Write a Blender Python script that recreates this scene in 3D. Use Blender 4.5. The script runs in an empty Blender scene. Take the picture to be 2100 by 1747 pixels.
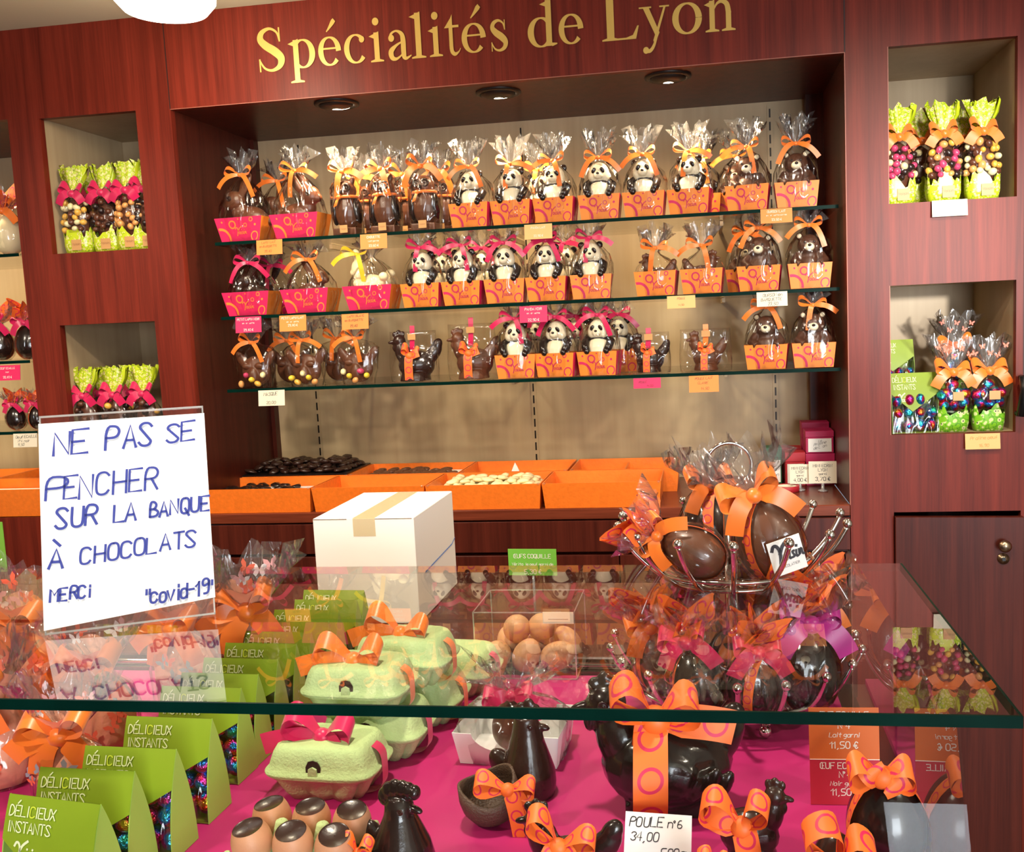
import bpy, math, random
from mathutils import Vector, Matrix, noise, Euler
PI = math.pi
sc = bpy.context.scene
COL = sc.collection
R = math.radians

# ------------------------------------------------------------------ camera
CAM = Vector((1.362, -2.3411, 1.5666)); FOC = 1923.8; PPX, PPY = 1164.5, 865.5
_yaw, _pitch, _roll = -.15, -.1061, -.045
_fw = Vector((math.sin(_yaw)*math.cos(_pitch), math.cos(_yaw)*math.cos(_pitch), math.sin(_pitch)))
_rt = Vector((math.cos(_yaw), -math.sin(_yaw), 0)); _up = _rt.cross(_fw)
CR = _rt*math.cos(_roll) + _up*math.sin(_roll); CU = -_rt*math.sin(_roll) + _up*math.cos(_roll); CF = _fw
cd = bpy.data.cameras.new('camera'); cam = bpy.data.objects.new('camera', cd); COL.objects.link(cam)
cd.sensor_fit = 'HORIZONTAL'; cd.sensor_width = 36; cd.lens = FOC*36/2100
cd.shift_x = (1050-PPX)/2100; cd.shift_y = (PPY-873.5)/2100; cd.clip_start = .02
m = Matrix((CR, CU, -CF)).transposed().to_4x4(); m.translation = CAM; cam.matrix_world = m
sc.camera = cam
def ray(x, y): return CF + CR*((x-PPX)/FOC) - CU*((y-PPY)/FOC)
def AY(x, y, Y): d = ray(x, y); return CAM + d*((Y-CAM.y)/d.y)
def AZ(x, y, Z): d = ray(x, y); return CAM + d*((Z-CAM.z)/d.z)

# ------------------------------------------------------------------ world, lights, exposure
sc.view_settings.view_transform = 'Standard'; sc.view_settings.look = 'None'
sc.view_settings.exposure = 0.36; sc.view_settings.gamma = 1; sc.view_settings.use_curve_mapping = False
w = bpy.data.worlds.new('shop_surroundings'); sc.world = w; w.use_nodes = True
w.node_tree.nodes['Background'].inputs[0].default_value = (.75, .85, 1, 1)
w.node_tree.nodes['Background'].inputs[1].default_value = .25
cy = sc.cycles
cy.max_bounces = 7; cy.diffuse_bounces = 3; cy.glossy_bounces = 4; cy.transmission_bounces = 4
cy.transparent_max_bounces = 28; cy.caustics_reflective = False; cy.caustics_refractive = False
cy.sample_clamp_indirect = 4.0; cy.use_denoising = True; cy.blur_glossy = .5
def light(name, kind, loc, energy, color, target=None, **kw):
    d = bpy.data.lights.new(name, kind); d.energy = energy; d.color = color
    for k, v in kw.items(): setattr(d, k, v)
    o = bpy.data.objects.new(name, d); COL.objects.link(o); o.location = loc
    if target is not None: o.rotation_euler = (Vector(target)-Vector(loc)).to_track_quat('-Z', 'Y').to_euler()
    return o
WARM = (1, .74, .44); WHITE = (1, .86, .68); DAY = (.88, .94, 1)
light('daylight_beam', 'SPOT', (2.9, -4.7, 2.0), 1000, (1, .98, .93), (1.98, .06, 1.72), spot_size=R(11), spot_blend=1, shadow_soft_size=.12)
light('daylight', 'AREA', (2.8, -5.08, 1.25), 105, DAY, (2.8, 0, 1.25), shape='RECTANGLE', size=1.6, size_y=1.5)
for i, (x, y) in enumerate(((.2, -1.15), (1.1, -1.55), (1.9, -1.0), (-.8, -1.3), (2.6, -2.2), (.4, -2.4))):
    light('ceiling_spot', 'SPOT', (x, y, 2.37), 46, WHITE, (x, y+.75, .9), spot_size=R(120), spot_blend=.8, shadow_soft_size=.05)
for x, y in ((.423, .085), (.851, .105), (1.286, .09)):
    light('downlight_lamp', 'SPOT', (x, y, 2.145), 30, WARM, (x, y+.03, 0), spot_size=R(150), spot_blend=.9, shadow_soft_size=.035)
light('pendant_lamp_light', 'POINT', (.242, -.4, 2.215), 9, (1, .84, .6), shadow_soft_size=.09)
for x in (-.75, -1.4):
    light('downlight_lamp', 'SPOT', (x, .09, 2.15), 26, WARM, (x, .12, 0), spot_size=R(150), spot_blend=.9, shadow_soft_size=.035)

# ------------------------------------------------------------------ materials
def lin(c):
    return tuple((v/12.92 if v <= .04045 else ((v+.055)/1.055)**2.4) for v in c) + (1,)
def rgb(r, g, b): return lin((r/255, g/255, b/255))
MATS = {}
def base_mat(name):
    m = bpy.data.materials.new(name); m.use_nodes = True
    MATS[name] = m
    return m, m.node_tree, m.node_tree.nodes['Principled BSDF']
def nd(nt, t, **kw):
    n = nt.nodes.new(t)
    for k, v in kw.items():
        if isinstance(k, str) and hasattr(n, k) and k not in ('inputs',): setattr(n, k, v)
    return n
def mat(name, col, rough=.5, metal=0, coat=0, bump=None, spec=.5, emit=None, var=0, sheen=0, vscale=30, trans=0, sss=0):
    m, nt, p = base_mat(name)
    p.inputs['Base Color'].default_value = col; p.inputs['Roughness'].default_value = rough
    p.inputs['Metallic'].default_value = metal; p.inputs['Coat Weight'].default_value = coat
    p.inputs['Specular IOR Level'].default_value = spec
    if sheen: p.inputs['Sheen Weight'].default_value = sheen
    if emit: p.inputs['Emission Color'].default_value = emit[0]; p.inputs['Emission Strength'].default_value = emit[1]
    tc = nd(nt, 'ShaderNodeTexCoord')
    if var:
        n = nd(nt, 'ShaderNodeTexNoise'); n.inputs['Scale'].default_value = vscale; n.inputs['Detail'].default_value = 4
        nt.links.new(tc.outputs['Object'], n.inputs['Vector'])
        h = nd(nt, 'ShaderNodeMixRGB'); h.blend_type = 'MULTIPLY'; h.inputs[0].default_value = 1
        h.inputs[1].default_value = col
        r = nd(nt, 'ShaderNodeMapRange'); r.inputs['To Min'].default_value = 1-var; r.inputs['To Max'].default_value = 1+var
        nt.links.new(n.outputs['Fac'], r.inputs['Value']); nt.links.new(r.outputs[0], h.inputs[2])
        nt.links.new(h.outputs[0], p.inputs['Base Color'])
    if bump:
        n = nd(nt, 'ShaderNodeTexNoise'); n.inputs['Scale'].default_value = bump[0]; n.inputs['Detail'].default_value = 3
        nt.links.new(tc.outputs['Object'], n.inputs['Vector'])
        b = nd(nt, 'ShaderNodeBump'); b.inputs['Strength'].default_value = bump[1]; b.inputs['Distance'].default_value = bump[2] if len(bump) > 2 else .002
        nt.links.new(n.outputs['Fac'], b.inputs['Height']); nt.links.new(b.outputs[0], p.inputs['Normal'])
    return m
def wood(name, c1, c2, scale=(38, 38, 1.3), rough=.33):
    m, nt, p = base_mat(name)
    tc = nd(nt, 'ShaderNodeTexCoord'); mp = nd(nt, 'ShaderNodeMapping'); mp.inputs['Scale'].default_value = scale
    nt.links.new(tc.outputs['Object'], mp.inputs['Vector'])
    n1 = nd(nt, 'ShaderNodeTexNoise'); n1.inputs['Scale'].default_value = 1; n1.inputs['Detail'].default_value = 5; n1.inputs['Distortion'].default_value = .6
    mp2 = nd(nt, 'ShaderNodeMapping'); mp2.inputs['Scale'].default_value = tuple(s*6 for s in scale)
    nt.links.new(tc.outputs['Object'], mp2.inputs['Vector'])
    n2 = nd(nt, 'ShaderNodeTexNoise'); n2.inputs['Scale'].default_value = 1; n2.inputs['Detail'].default_value = 2
    nt.links.new(mp.outputs[0], n1.inputs['Vector']); nt.links.new(mp2.outputs[0], n2.inputs['Vector'])
    mx = nd(nt, 'ShaderNodeMath'); mx.operation = 'MULTIPLY_ADD'; mx.inputs[1].default_value = .45
    nt.links.new(n2.outputs['Fac'], mx.inputs[0]); nt.links.new(n1.outputs['Fac'], mx.inputs[2])
    rp = nd(nt, 'ShaderNodeValToRGB'); rp.color_ramp.elements[0].position = .5; rp.color_ramp.elements[1].position = .95
    rp.color_ramp.elements[0].color = c1; rp.color_ramp.elements[1].color = c2
    nt.links.new(mx.outputs[0], rp.inputs[0]); nt.links.new(rp.outputs[0], p.inputs['Base Color'])
    p.inputs['Roughness'].default_value = rough; p.inputs['Specular IOR Level'].default_value = .2
    return m
def facing_f(nt, base, gain, power, bump=None, uvnoise=False):
    """angle dependent reflectance that is the same seen from either side of a thin sheet"""
    lw = nd(nt, 'ShaderNodeLayerWeight'); lw.inputs['Blend'].default_value = .5
    if bump is not None: nt.links.new(bump.outputs[0], lw.inputs['Normal'])
    pw = nd(nt, 'ShaderNodeMath'); pw.operation = 'POWER'; pw.inputs[1].default_value = power
    nt.links.new(lw.outputs['Facing'], pw.inputs[0])
    ma = nd(nt, 'ShaderNodeMath'); ma.operation = 'MULTIPLY_ADD'; ma.inputs[1].default_value = gain; ma.inputs[2].default_value = base; ma.use_clamp = True
    nt.links.new(pw.outputs[0], ma.inputs[0])
    return ma
def sheet(name, tint, base=.04, gain=.96, power=5, rough=0, bump=None, milk=0, milkcol=(1, 1, 1, 1)):
    m = bpy.data.materials.new(name); m.use_nodes = True; MATS[name] = m; nt = m.node_tree
    nt.nodes.remove(nt.nodes['Principled BSDF']); out = nt.nodes['Material Output']
    tr = nd(nt, 'ShaderNodeBsdfTransparent'); tr.inputs[0].default_value = tint
    gl = nd(nt, 'ShaderNodeBsdfGlossy'); gl.inputs['Roughness'].default_value = rough
    bm = None
    if bump:
        tc = nd(nt, 'ShaderNodeTexCoord'); n = nd(nt, 'ShaderNodeTexNoise')
        n.noise_type = 'RIDGED_MULTIFRACTAL'; n.inputs['Scale'].default_value = bump[0]; n.inputs['Detail'].default_value = 1; n.inputs['Distortion'].default_value = .8
        mp = nd(nt, 'ShaderNodeMapping'); mp.inputs['Scale'].default_value = (1, 1, .45)
        nt.links.new(tc.outputs['Object'], mp.inputs['Vector']); nt.links.new(mp.outputs[0], n.inputs['Vector'])
        bm = nd(nt, 'ShaderNodeBump'); bm.inputs['Strength'].default_value = bump[1]; bm.inputs['Distance'].default_value = bump[2]
        nt.links.new(n.outputs['Fac'], bm.inputs['Height']); nt.links.new(bm.outputs[0], gl.inputs['Normal'])
    f = facing_f(nt, base, gain, power, bm)
    mx = nd(nt, 'ShaderNodeMixShader')
    nt.links.new(f.outputs[0], mx.inputs[0]); nt.links.new(gl.outputs[0], mx.inputs[2])
    if milk:
        df = nd(nt, 'ShaderNodeBsdfDiffuse'); df.inputs[0].default_value = milkcol
        m2 = nd(nt, 'ShaderNodeMixShader'); m2.inputs[0].default_value = milk
        nt.links.new(tr.outputs[0], m2.inputs[1]); nt.links.new(df.outputs[0], m2.inputs[2]); nt.links.new(m2.outputs[0], mx.inputs[1])
    else: nt.links.new(tr.outputs[0], mx.inputs[1])
    nt.links.new(mx.outputs[0], out.inputs[0])
    return m
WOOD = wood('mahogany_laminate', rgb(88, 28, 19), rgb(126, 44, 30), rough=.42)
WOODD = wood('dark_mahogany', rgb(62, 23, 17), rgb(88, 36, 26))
WOODT = wood('worktop_mahogany', rgb(92, 40, 26), rgb(128, 62, 42), scale=(1.6, 38, 38), rough=.25)
CREAM = wood('cream_laminate', rgb(174, 150, 118), rgb(190, 167, 134), scale=(9, 9, .35), rough=.4)
SEAM = mat('panel_seam', rgb(40, 14, 10), .6); EDGE = mat('edge_banding', rgb(160, 92, 74), .5)
CEIL = mat('ceiling_paint', rgb(200, 194, 168), .8); PAINT = mat('wall_paint', rgb(206, 198, 184), .8)
FLOOR = mat('floor_tile', rgb(84, 66, 54), .35, var=.15, vscale=3)
GOLD = mat('gold_vinyl', rgb(222, 184, 96), .32, metal=.3)
DARKM = mat('dark_metal', rgb(38, 30, 26), .45, metal=.6); LAMPE = mat('lamp_glow', rgb(255, 240, 205), .4, emit=((1, .86, .6, 1), 14))
PENDE = mat('pendant_glow', rgb(255, 246, 225), .4, emit=((1, .93, .76, 1), 7))
GLASS = sheet('clear_glass', (.96, .985, .97, 1), .045, .95, 5)
GLTOP = sheet('case_top_glass', (.975, .985, .98, 1), .055, .95, 4.4); GLBOT = sheet('case_glass_underside', (.985, .995, .99, 1), .0, .12, 5)
GLFR = sheet('case_front_glass', (.98, .99, .985, 1), .016, .9, 5)
ACRYL = sheet('acrylic', (.97, .97, .97, 1), .05, .9, 5); ACRE = sheet('acrylic_edge', (.85, .85, .85, 1), .25, .7, 2, .1, milk=.25)
GEDGE = mat('glass_edge', rgb(3, 34, 28), .35, spec=.04, var=.6, vscale=14)
CELLO = sheet('cellophane', (.975, .97, .965, 1), .06, .9, 3.5, .1, bump=(34, 1.0, .010))
CELLW = sheet('cellophane_gather', (.94, .93, .93, 1), .07, .9, 2.8, .13, bump=(60, 1.0, .008), milk=.04)
CELLF = sheet('flat_cellophane', (.975, .97, .97, 1), .07, .9, 3.5, .09, bump=(30, 1.0, .012))
DCH = mat('dark_chocolate', rgb(50, 30, 24), .26, coat=.15, bump=(60, .25), var=.25)
BCH = mat('black_chocolate', rgb(34, 22, 19), .22, coat=.3, bump=(70, .2))
MCH = mat('milk_chocolate', rgb(98, 58, 38), .35, bump=(60, .2), var=.15)
WCH = mat('white_chocolate', rgb(246, 228, 180), .4, bump=(60, .2))
PCH = mat('panda_white', rgb(246, 232, 200), .42, bump=(90, .15)); BEAR = mat('bear_brown', rgb(82, 50, 36), .4, bump=(90, .3))
OCH = mat('orange_peel', rgb(226, 138, 52), .45, bump=(120, .4)); GCH = mat('golden_chocolate', rgb(206, 156, 112), .42, bump=(80, .15), var=.12)
EGGSH = mat('brown_eggshell', rgb(204, 148, 110), .5, bump=(400, .08), var=.06, vscale=60)
ORIB = mat('orange_satin', rgb(244, 122, 36), .34, sheen=.3); PRIB = mat('pink_satin', rgb(206, 22, 84), .33, sheen=.3)
VRIB = mat('violet_satin', rgb(190, 36, 140), .32, sheen=.3); YRIB = mat('yellow_satin', rgb(248, 202, 40), .35, sheen=.3)
OBOX = mat('orange_card', rgb(243, 138, 48), .45); PBOX = mat('pink_card', rgb(220, 34, 92), .45); MAGR = mat('magenta_print', rgb(206, 34, 92), .5)
ORPR = mat('orange_print', rgb(244, 140, 52), .5)
OTRAY = mat('orange_foil_paper', rgb(242, 122, 38), .33, bump=(160, .3), var=.18, vscale=90)
GREEN = mat('lime_card', rgb(130, 154, 30), .45, var=.04); LGREEN = mat('pale_lime_card', rgb(160, 196, 84), .5); SGREEN = mat('sign_green', rgb(112, 186, 62), .5)
CARTON = mat('mint_moulded_pulp', rgb(186, 208, 146), .9, bump=(260, .5), var=.05, vscale=40)
DECK = mat('magenta_cloth', rgb(182, 26, 104), .6); WHITEP = mat('white_paper', rgb(242, 242, 240), .6); BOXW = mat('white_cardboard', rgb(244, 241, 232), .6)
TAPE = sheet('packing_tape', (.97, .94, .86, 1), .04, .6, 4, .15, milk=.2, milkcol=rgb(240, 226, 190))
CARDO = mat('orange_label', rgb(244, 140, 62), .55); CARDP = mat('pink_label', rgb(222, 34, 96), .55); CARDW = mat('cream_label', rgb(238, 228, 204), .55)
CARDL = mat('pale_orange_label', rgb(250, 184, 116), .55); CARDR = mat('red_label', rgb(196, 34, 62), .55); TAGB = mat('tan_label', rgb(200, 150, 92), .5)
INKB = mat('blue_ink', rgb(38, 52, 140), .5); INKK = mat('black_ink', rgb(30, 24, 34), .5); INKW = mat('white_ink', rgb(244, 240, 230), .5)
INKBR = mat('brown_ink', rgb(120, 60, 30), .5); INKG = mat('pale_green_ink', rgb(226, 234, 186), .5); INKY = mat('yellow_green_ink', rgb(206, 222, 64), .5)
CHROME = mat('chrome', rgb(226, 220, 216), .06, metal=1); BRASS = mat('brushed_nickel', rgb(170, 150, 126), .3, metal=1)
TISSUE = mat('salmon_tissue', rgb(252, 172, 136), .7, bump=(40, .6, .004)); REDC = mat('red_card', rgb(176, 30, 44), .5); PKC = mat('raspberry_card', rgb(178, 28, 84), .5)
DKG = mat('dark_green_card', rgb(18, 84, 52), .5); BLACK = mat('black_plastic', rgb(14, 14, 16), .3); HATCH = mat('candy_yellow', rgb(236, 204, 64), .35)
CANDY = [mat('candy_'+n, rgb(*c), .28, coat=.2) for n, c in (('brown', (92, 52, 36)), ('orange', (226, 160, 92)), ('pink', (206, 70, 110)), ('cream', (232, 222, 170)), ('black', (40, 24, 22)), ('honey', (230, 176, 74)))]
BUTT = [mat('butterfly_'+n, rgb(*c), .5) for n, c in (('coral', (240, 110, 80)), ('white', (240, 228, 224)), ('grey', (150, 160, 170)), ('rose', (236, 170, 170)))]

def foil():
    m, nt, p = base_mat('rainbow_foil')
    tc = nd(nt, 'ShaderNodeTexCoord'); oi = nd(nt, 'ShaderNodeObjectInfo'); ad = nd(nt, 'ShaderNodeVectorMath'); ad.operation = 'ADD'
    sx = nd(nt, 'ShaderNodeMath'); sx.operation = 'MULTIPLY'; sx.inputs[1].default_value = 37
    nt.links.new(oi.outputs['Random'], sx.inputs[0]); nt.links.new(tc.outputs['Object'], ad.inputs[0]); nt.links.new(sx.outputs[0], ad.inputs[1])
    n = nd(nt, 'ShaderNodeTexNoise'); n.inputs['Scale'].default_value = 42; n.inputs['Detail'].default_value = 1
    nt.links.new(ad.outputs[0], n.inputs['Vector'])
    rp = nd(nt, 'ShaderNodeValToRGB'); rp.color_ramp.interpolation = 'EASE'
    els = rp.color_ramp.elements; els[0].position = .30; els[0].color = rgb(230, 200, 60); els[1].position = .72; els[1].color = rgb(40, 160, 110)
    for pos, c in ((.40, rgb(226, 70, 40)), (.47, rgb(214, 30, 120)), (.55, rgb(40, 120, 220)), (.62, rgb(60, 190, 226))):
        e = els.new(pos); e.color = c
    nt.links.new(n.outputs['Fac'], rp.inputs[0]); nt.links.new(rp.outputs[0], p.inputs['Base Color'])
    p.inputs['Metallic'].default_value = .85; p.inputs['Roughness'].default_value = .26
    v = nd(nt, 'ShaderNodeTexNoise'); v.inputs['Scale'].default_value = 160; nt.links.new(ad.outputs[0], v.inputs['Vector'])
    b = nd(nt, 'ShaderNodeBump'); b.inputs['Strength'].default_value = .7; b.inputs['Distance'].default_value = .004
    nt.links.new(v.outputs['Fac'], b.inputs['Height']); nt.links.new(b.outputs[0], p.inputs['Normal'])
    return m
FOIL = foil()
def ring_ribbon(name, c0, c1):
    """satin ribbon printed with a row of rings along its length (UV: u = length / width)"""
    m, nt, p = base_mat(name)
    uv = nd(nt, 'ShaderNodeUVMap'); sp = nd(nt, 'ShaderNodeSeparateXYZ'); nt.links.new(uv.outputs[0], sp.inputs[0])
    def mth(op, a, b=None):
        n = nd(nt, 'ShaderNodeMath'); n.operation = op
        for i, x in enumerate((a, b)):
            if x is None: continue
            if isinstance(x, (int, float)): n.inputs[i].default_value = x
            else: nt.links.new(x, n.inputs[i])
        return n.outputs[0]
    fx = mth('SUBTRACT', mth('FRACT', mth('MULTIPLY', sp.outputs[0], .85)), .5); fx = mth('DIVIDE', fx, .85)
    fy = mth('SUBTRACT', sp.outputs[1], .5)
    d = mth('SQRT', mth('ADD', mth('MULTIPLY', fx, fx), mth('MULTIPLY', fy, fy)))
    ring = mth('LESS_THAN', mth('ABSOLUTE', mth('SUBTRACT', d, .33)), .05)
    mx = nd(nt, 'ShaderNodeMixRGB'); mx.inputs[1].default_value = c0; mx.inputs[2].default_value = c1
    nt.links.new(ring, mx.inputs[0]); nt.links.new(mx.outputs[0], p.inputs['Base Color']); p.inputs['Roughness'].default_value = .5
    return m
RRIB = ring_ribbon('orange_ring_ribbon', rgb(246, 116, 44), rgb(212, 36, 84))
def print_mat(name, base, dots, scale):
    """card or film printed with little blossoms"""
    m, nt, p = base_mat(name)
    tc = nd(nt, 'ShaderNodeTexCoord'); v = nd(nt, 'ShaderNodeTexVoronoi'); v.inputs['Scale'].default_value = scale
    nt.links.new(tc.outputs['Object'], v.inputs['Vector'])
    rp = nd(nt, 'ShaderNodeValToRGB'); rp.color_ramp.interpolation = 'CONSTANT'
    e = rp.color_ramp.elements; e[0].position = 0; e[0].color = dots[0]; e[1].position = .16; e[1].color = dots[1]; k = e.new(.42); k.color = base
    k = e.new(.62); k.color = dots[2]; k = e.new(.70); k.color = base
    nt.links.new(v.outputs['Distance'], rp.inputs[0])
    n = nd(nt, 'ShaderNodeTexNoise'); n.inputs['Scale'].default_value = 22; nt.links.new(tc.outputs['Object'], n.inputs['Vector'])
    th = nd(nt, 'ShaderNodeMath'); th.operation = 'GREATER_THAN'; th.inputs[1].default_value = .40; nt.links.new(n.outputs['Fac'], th.inputs[0])
    mx = nd(nt, 'ShaderNodeMixRGB'); mx.inputs[1].default_value = base; nt.links.new(th.outputs[0], mx.inputs[0]); nt.links.new(rp.outputs[0], mx.inputs[2])
    nt.links.new(mx.outputs[0], p.inputs['Base Color']); p.inputs['Roughness'].default_value = .3
    return m
GPRINT = print_mat('lime_blossom_film', rgb(196, 214, 36), (rgb(120, 60, 40), rgb(226, 222, 150), rgb(110, 150, 50)), 150)
GPRNT2 = print_mat('lime_meadow_film', rgb(126, 190, 40), (rgb(60, 40, 70), rgb(210, 220, 150), rgb(60, 130, 40)), 90)

# ------------------------------------------------------------------ mesh tools
class MB:
    def __init__(s): s.v = []; s.f = []; s.m = []; s.sm = []; s.uv = []; s.M = None
    def add(s, vs, fs, mat=0, smooth=True, uvs=None):
        o = len(s.v)
        for p in vs:
            p = Vector(p); s.v.append(s.M @ p if s.M is not None else p)
        for i, f in enumerate(fs):
            s.f.append([o+k for k in f]); s.m.append(mat); s.sm.append(smooth); s.uv.append(uvs[i] if uvs else None)
        return s
    def box(s, x0, x1, y0, y1, z0, z1, mat=0, b=0):
        if b:
            return s.cbox(x0, x1, y0, y1, z0, z1, mat, b)
        v = [(x, y, z) for z in (z0, z1) for y in (y0, y1) for x in (x0, x1)]
        return s.add(v, [(0, 2, 3, 1), (4, 5, 7, 6), (0, 1, 5, 4), (2, 6, 7, 3), (0, 4, 6, 2), (1, 3, 7, 5)], mat, False)
    def cbox(s, x0, x1, y0, y1, z0, z1, mat, b):
        rings = []
        for z, i in ((z0, b), (z0+b, 0), (z1-b, 0), (z1, b)):
            X0, X1, Y0, Y1 = x0+i, x1-i, y0+i, y1-i; c = b*.8
            rings.append([(X0+c, Y0, z), (X1-c, Y0, z), (X1, Y0+c, z), (X1, Y1-c, z), (X1-c, Y1, z), (X0+c, Y1, z), (X0, Y1-c, z), (X0, Y0+c, z)])
        return s.loft(rings, mat, True, True, smooth=False)
    def loft(s, rings, mat=0, cap0=False, cap1=False, closed=True, smooth=True, uvf=None):
        n = len(rings[0]); v = [p for r in rings for p in r]; f = []; uv = []
        for i in range(len(rings)-1):
            for k in range(n if closed else n-1):
                k2 = (k+1) % n; f.append((i*n+k, i*n+k2, (i+1)*n+k2, (i+1)*n+k))
        if cap0: f.append(tuple(reversed(range(n))))
        if cap1: f.append(tuple((len(rings)-1)*n+k for k in range(n)))
        return s.add(v, f, mat, smooth)
    def lathe(s, prof, n=24, c=(0, 0, 0), mat=0, cap0=False, cap1=False, sx=1, sy=1, smooth=True):
        rings = [[(c[0]+r*sx*math.cos(2*PI*k/n), c[1]+r*sy*math.sin(2*PI*k/n), c[2]+z) for k in range(n)] for r, z in prof]
        return s.loft(rings, mat, cap0, cap1, smooth=smooth)
    def ell(s, c, r, rot=None, mat=0, n=16, k=10, egg=0):
        M = Matrix.Translation(c) @ (Euler(rot).to_matrix().to_4x4() if rot else Matrix()); rings = []
        for i in range(k+1):
            a = -PI/2+PI*i/k; ca = max(math.cos(a), .02); z = math.sin(a); q = 1-egg*z
            rings.append([M @ Vector((r[0]*q*ca*math.cos(2*PI*j/n), r[1]*q*ca*math.sin(2*PI*j/n), r[2]*z)) for j in range(n)])
        return s.loft(rings, mat, True, True)
    def tube(s, path, r, n=8, mat=0, caps=True, closed=False):
        P = [Vector(p) for p in path]; rings = []; L = len(P); pn = None
        for i in range(L):
            if closed: t = P[(i+1) % L]-P[i-1]
            else: t = P[min(i+1, L-1)]-P[max(i-1, 0)]
            t = t.normalized() if t.length > 1e-9 else Vector((0, 0, 1))
            if pn is None: pn = t.orthogonal().normalized()
            pn = (pn-t*pn.dot(t)); pn = pn.normalized() if pn.length > 1e-6 else t.orthogonal().normalized()
            b = t.cross(pn); rr = r[i] if isinstance(r, (list, tuple)) else r
            rings.append([P[i]+(pn*math.cos(2*PI*k/n)+b*math.sin(2*PI*k/n))*rr for k in range(n)])
        if closed: rings.append(rings[0]); caps = False
        return s.loft(rings, mat, caps, caps)
    def prism(s, poly, y0, y1, mat=0, axis='y', smooth=False):
        """polygon in XZ (counter clockwise seen from -Y) pushed from y0 to y1"""
        n = len(poly); v = [(x, y0, z) for x, z in poly]+[(x, y1, z) for x, z in poly]
        f = [tuple(range(n)), tuple(reversed(range(n, 2*n)))]+[((k+1) % n, k, n+k, n+(k+1) % n) for k in range(n)]
        return s.add(v, f, mat, smooth)
    def ribbon(s, path, wv, w, mat=0, uv=True):
        """flat band along path; wv = one width direction or one per point; w = full width or list"""
        P = [Vector(p) for p in path]; v = []; f = []; U = []; l = 0; us = []
        for i, p in enumerate(P):
            d = Vector(wv[i] if isinstance(wv, list) else wv).normalized(); ww = w[i] if isinstance(w, list) else w
            if i: l += (P[i]-P[i-1]).length
            W0 = max(w) if isinstance(w, list) else w
            us.append(l/max(W0, 1e-6)); v += [p-d*ww/2, p+d*ww/2]
        for i in range(len(P)-1):
            f.append((2*i, 2*i+1, 2*i+3, 2*i+2)); U.append([(us[i], 0), (us[i], 1), (us[i+1], 1), (us[i+1], 0)])
        return s.add(v, f, mat, True, U)
    def mesh(s, name, mats):
        me = bpy.data.meshes.new(name); me.from_pydata([tuple(p) for p in s.v], [], s.f)
        for mm in (mats if isinstance(mats, (list, tuple)) else [mats]): me.materials.append(mm)
        me.polygons.foreach_set('material_index', s.m); me.polygons.foreach_set('use_smooth', s.sm)
        if any(u is not None for u in s.uv):
            ul = me.uv_layers.new(name='UVMap'); k = 0
            for i, f in enumerate(s.f):
                for j in range(len(f)):
                    ul.data[k].uv = s.uv[i][j] if s.uv[i] else (0, 0); k += 1
        me.update(); return me
# the display case and what stands in it are measured in counter units; FRAME puts that counter where it stands in the room
COUNTER = (.678, Vector((.4386, -.7538, .5045))); FLOOR_C = -.744
FRAME = None
def link(name, me, parent=None, loc=None, rot=None, scale=None):
    o = bpy.data.objects.new(name, me); COL.objects.link(o)
    if parent is None and FRAME:
        k, off = FRAME; loc = off+Vector(loc or (0, 0, 0))*k
        scale = tuple(q*k for q in (scale if isinstance(scale, (tuple, list, Vector)) else (scale or 1,)*3))
    if parent is not None: o.parent = parent
    if loc is not None: o.location = loc
    if rot is not None: o.rotation_euler = rot
    if scale is not None: o.scale = scale if isinstance(scale, (tuple, list, Vector)) else (scale,)*3
    return o
def part(name, mb, mats, parent=None, **kw): return link(name, mb.mesh(name, mats), parent, **kw)
def tag(o, label, cat, group=None):
    o['label'] = label; o['category'] = cat
    if group: o['group'] = group
    return o
def thing(name, label, cat, loc=(0, 0, 0), rz=0, group=None, rot=None, scale=None):
    o = link(name, None, None, loc, rot or (0, 0, rz), scale); o.empty_display_size = .02
    return tag(o, label, cat, group)
def struct(name, mb, mats, parent=None):
    o = part(name, mb, mats, parent); o['kind'] = 'structure'; return o
CACHE = {}
def cached(key, fn):
    if key not in CACHE: CACHE[key] = fn()
    return CACHE[key]
def fuse(name, mb, mats, vox=.0018, it=4):
    """melt overlapping solids into one continuous surface"""
    o = link(name, mb.mesh(name, mats)); r = o.modifiers.new('r', 'REMESH'); r.mode = 'VOXEL'; r.voxel_size = vox; r.use_smooth_shade = True
    s = o.modifiers.new('s', 'SMOOTH'); s.factor = .5; s.iterations = it
    dg = bpy.context.evaluated_depsgraph_get(); me = bpy.data.meshes.new_from_object(o.evaluated_get(dg)); me.name = name
    bpy.data.objects.remove(o); me.polygons.foreach_set('use_smooth', [True]*len(me.polygons))
    if not me.materials:
        for mm in (mats if isinstance(mats, list) else [mats]): me.materials.append(mm)
    return me
def bez(p0, p1, p2, n=10):
    p0, p1, p2 = Vector(p0), Vector(p1), Vector(p2)
    return [p0*(1-t)**2+p1*2*t*(1-t)+p2*t*t for t in (i/n for i in range(n+1))]
def crom(P, n=6):
    P = [Vector(p) for p in P]; out = []
    for i in range(len(P)-1):
        a, b, c, d = P[max(i-1, 0)], P[i], P[i+1], P[min(i+2, len(P)-1)]
        for k in range(n):
            t = k/n; out.append(.5*((2*b)+(c-a)*t+(2*a-5*b+4*c-d)*t*t+(3*b-a-3*c+d)*t**3))
    out.append(P[-1]); return out

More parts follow.
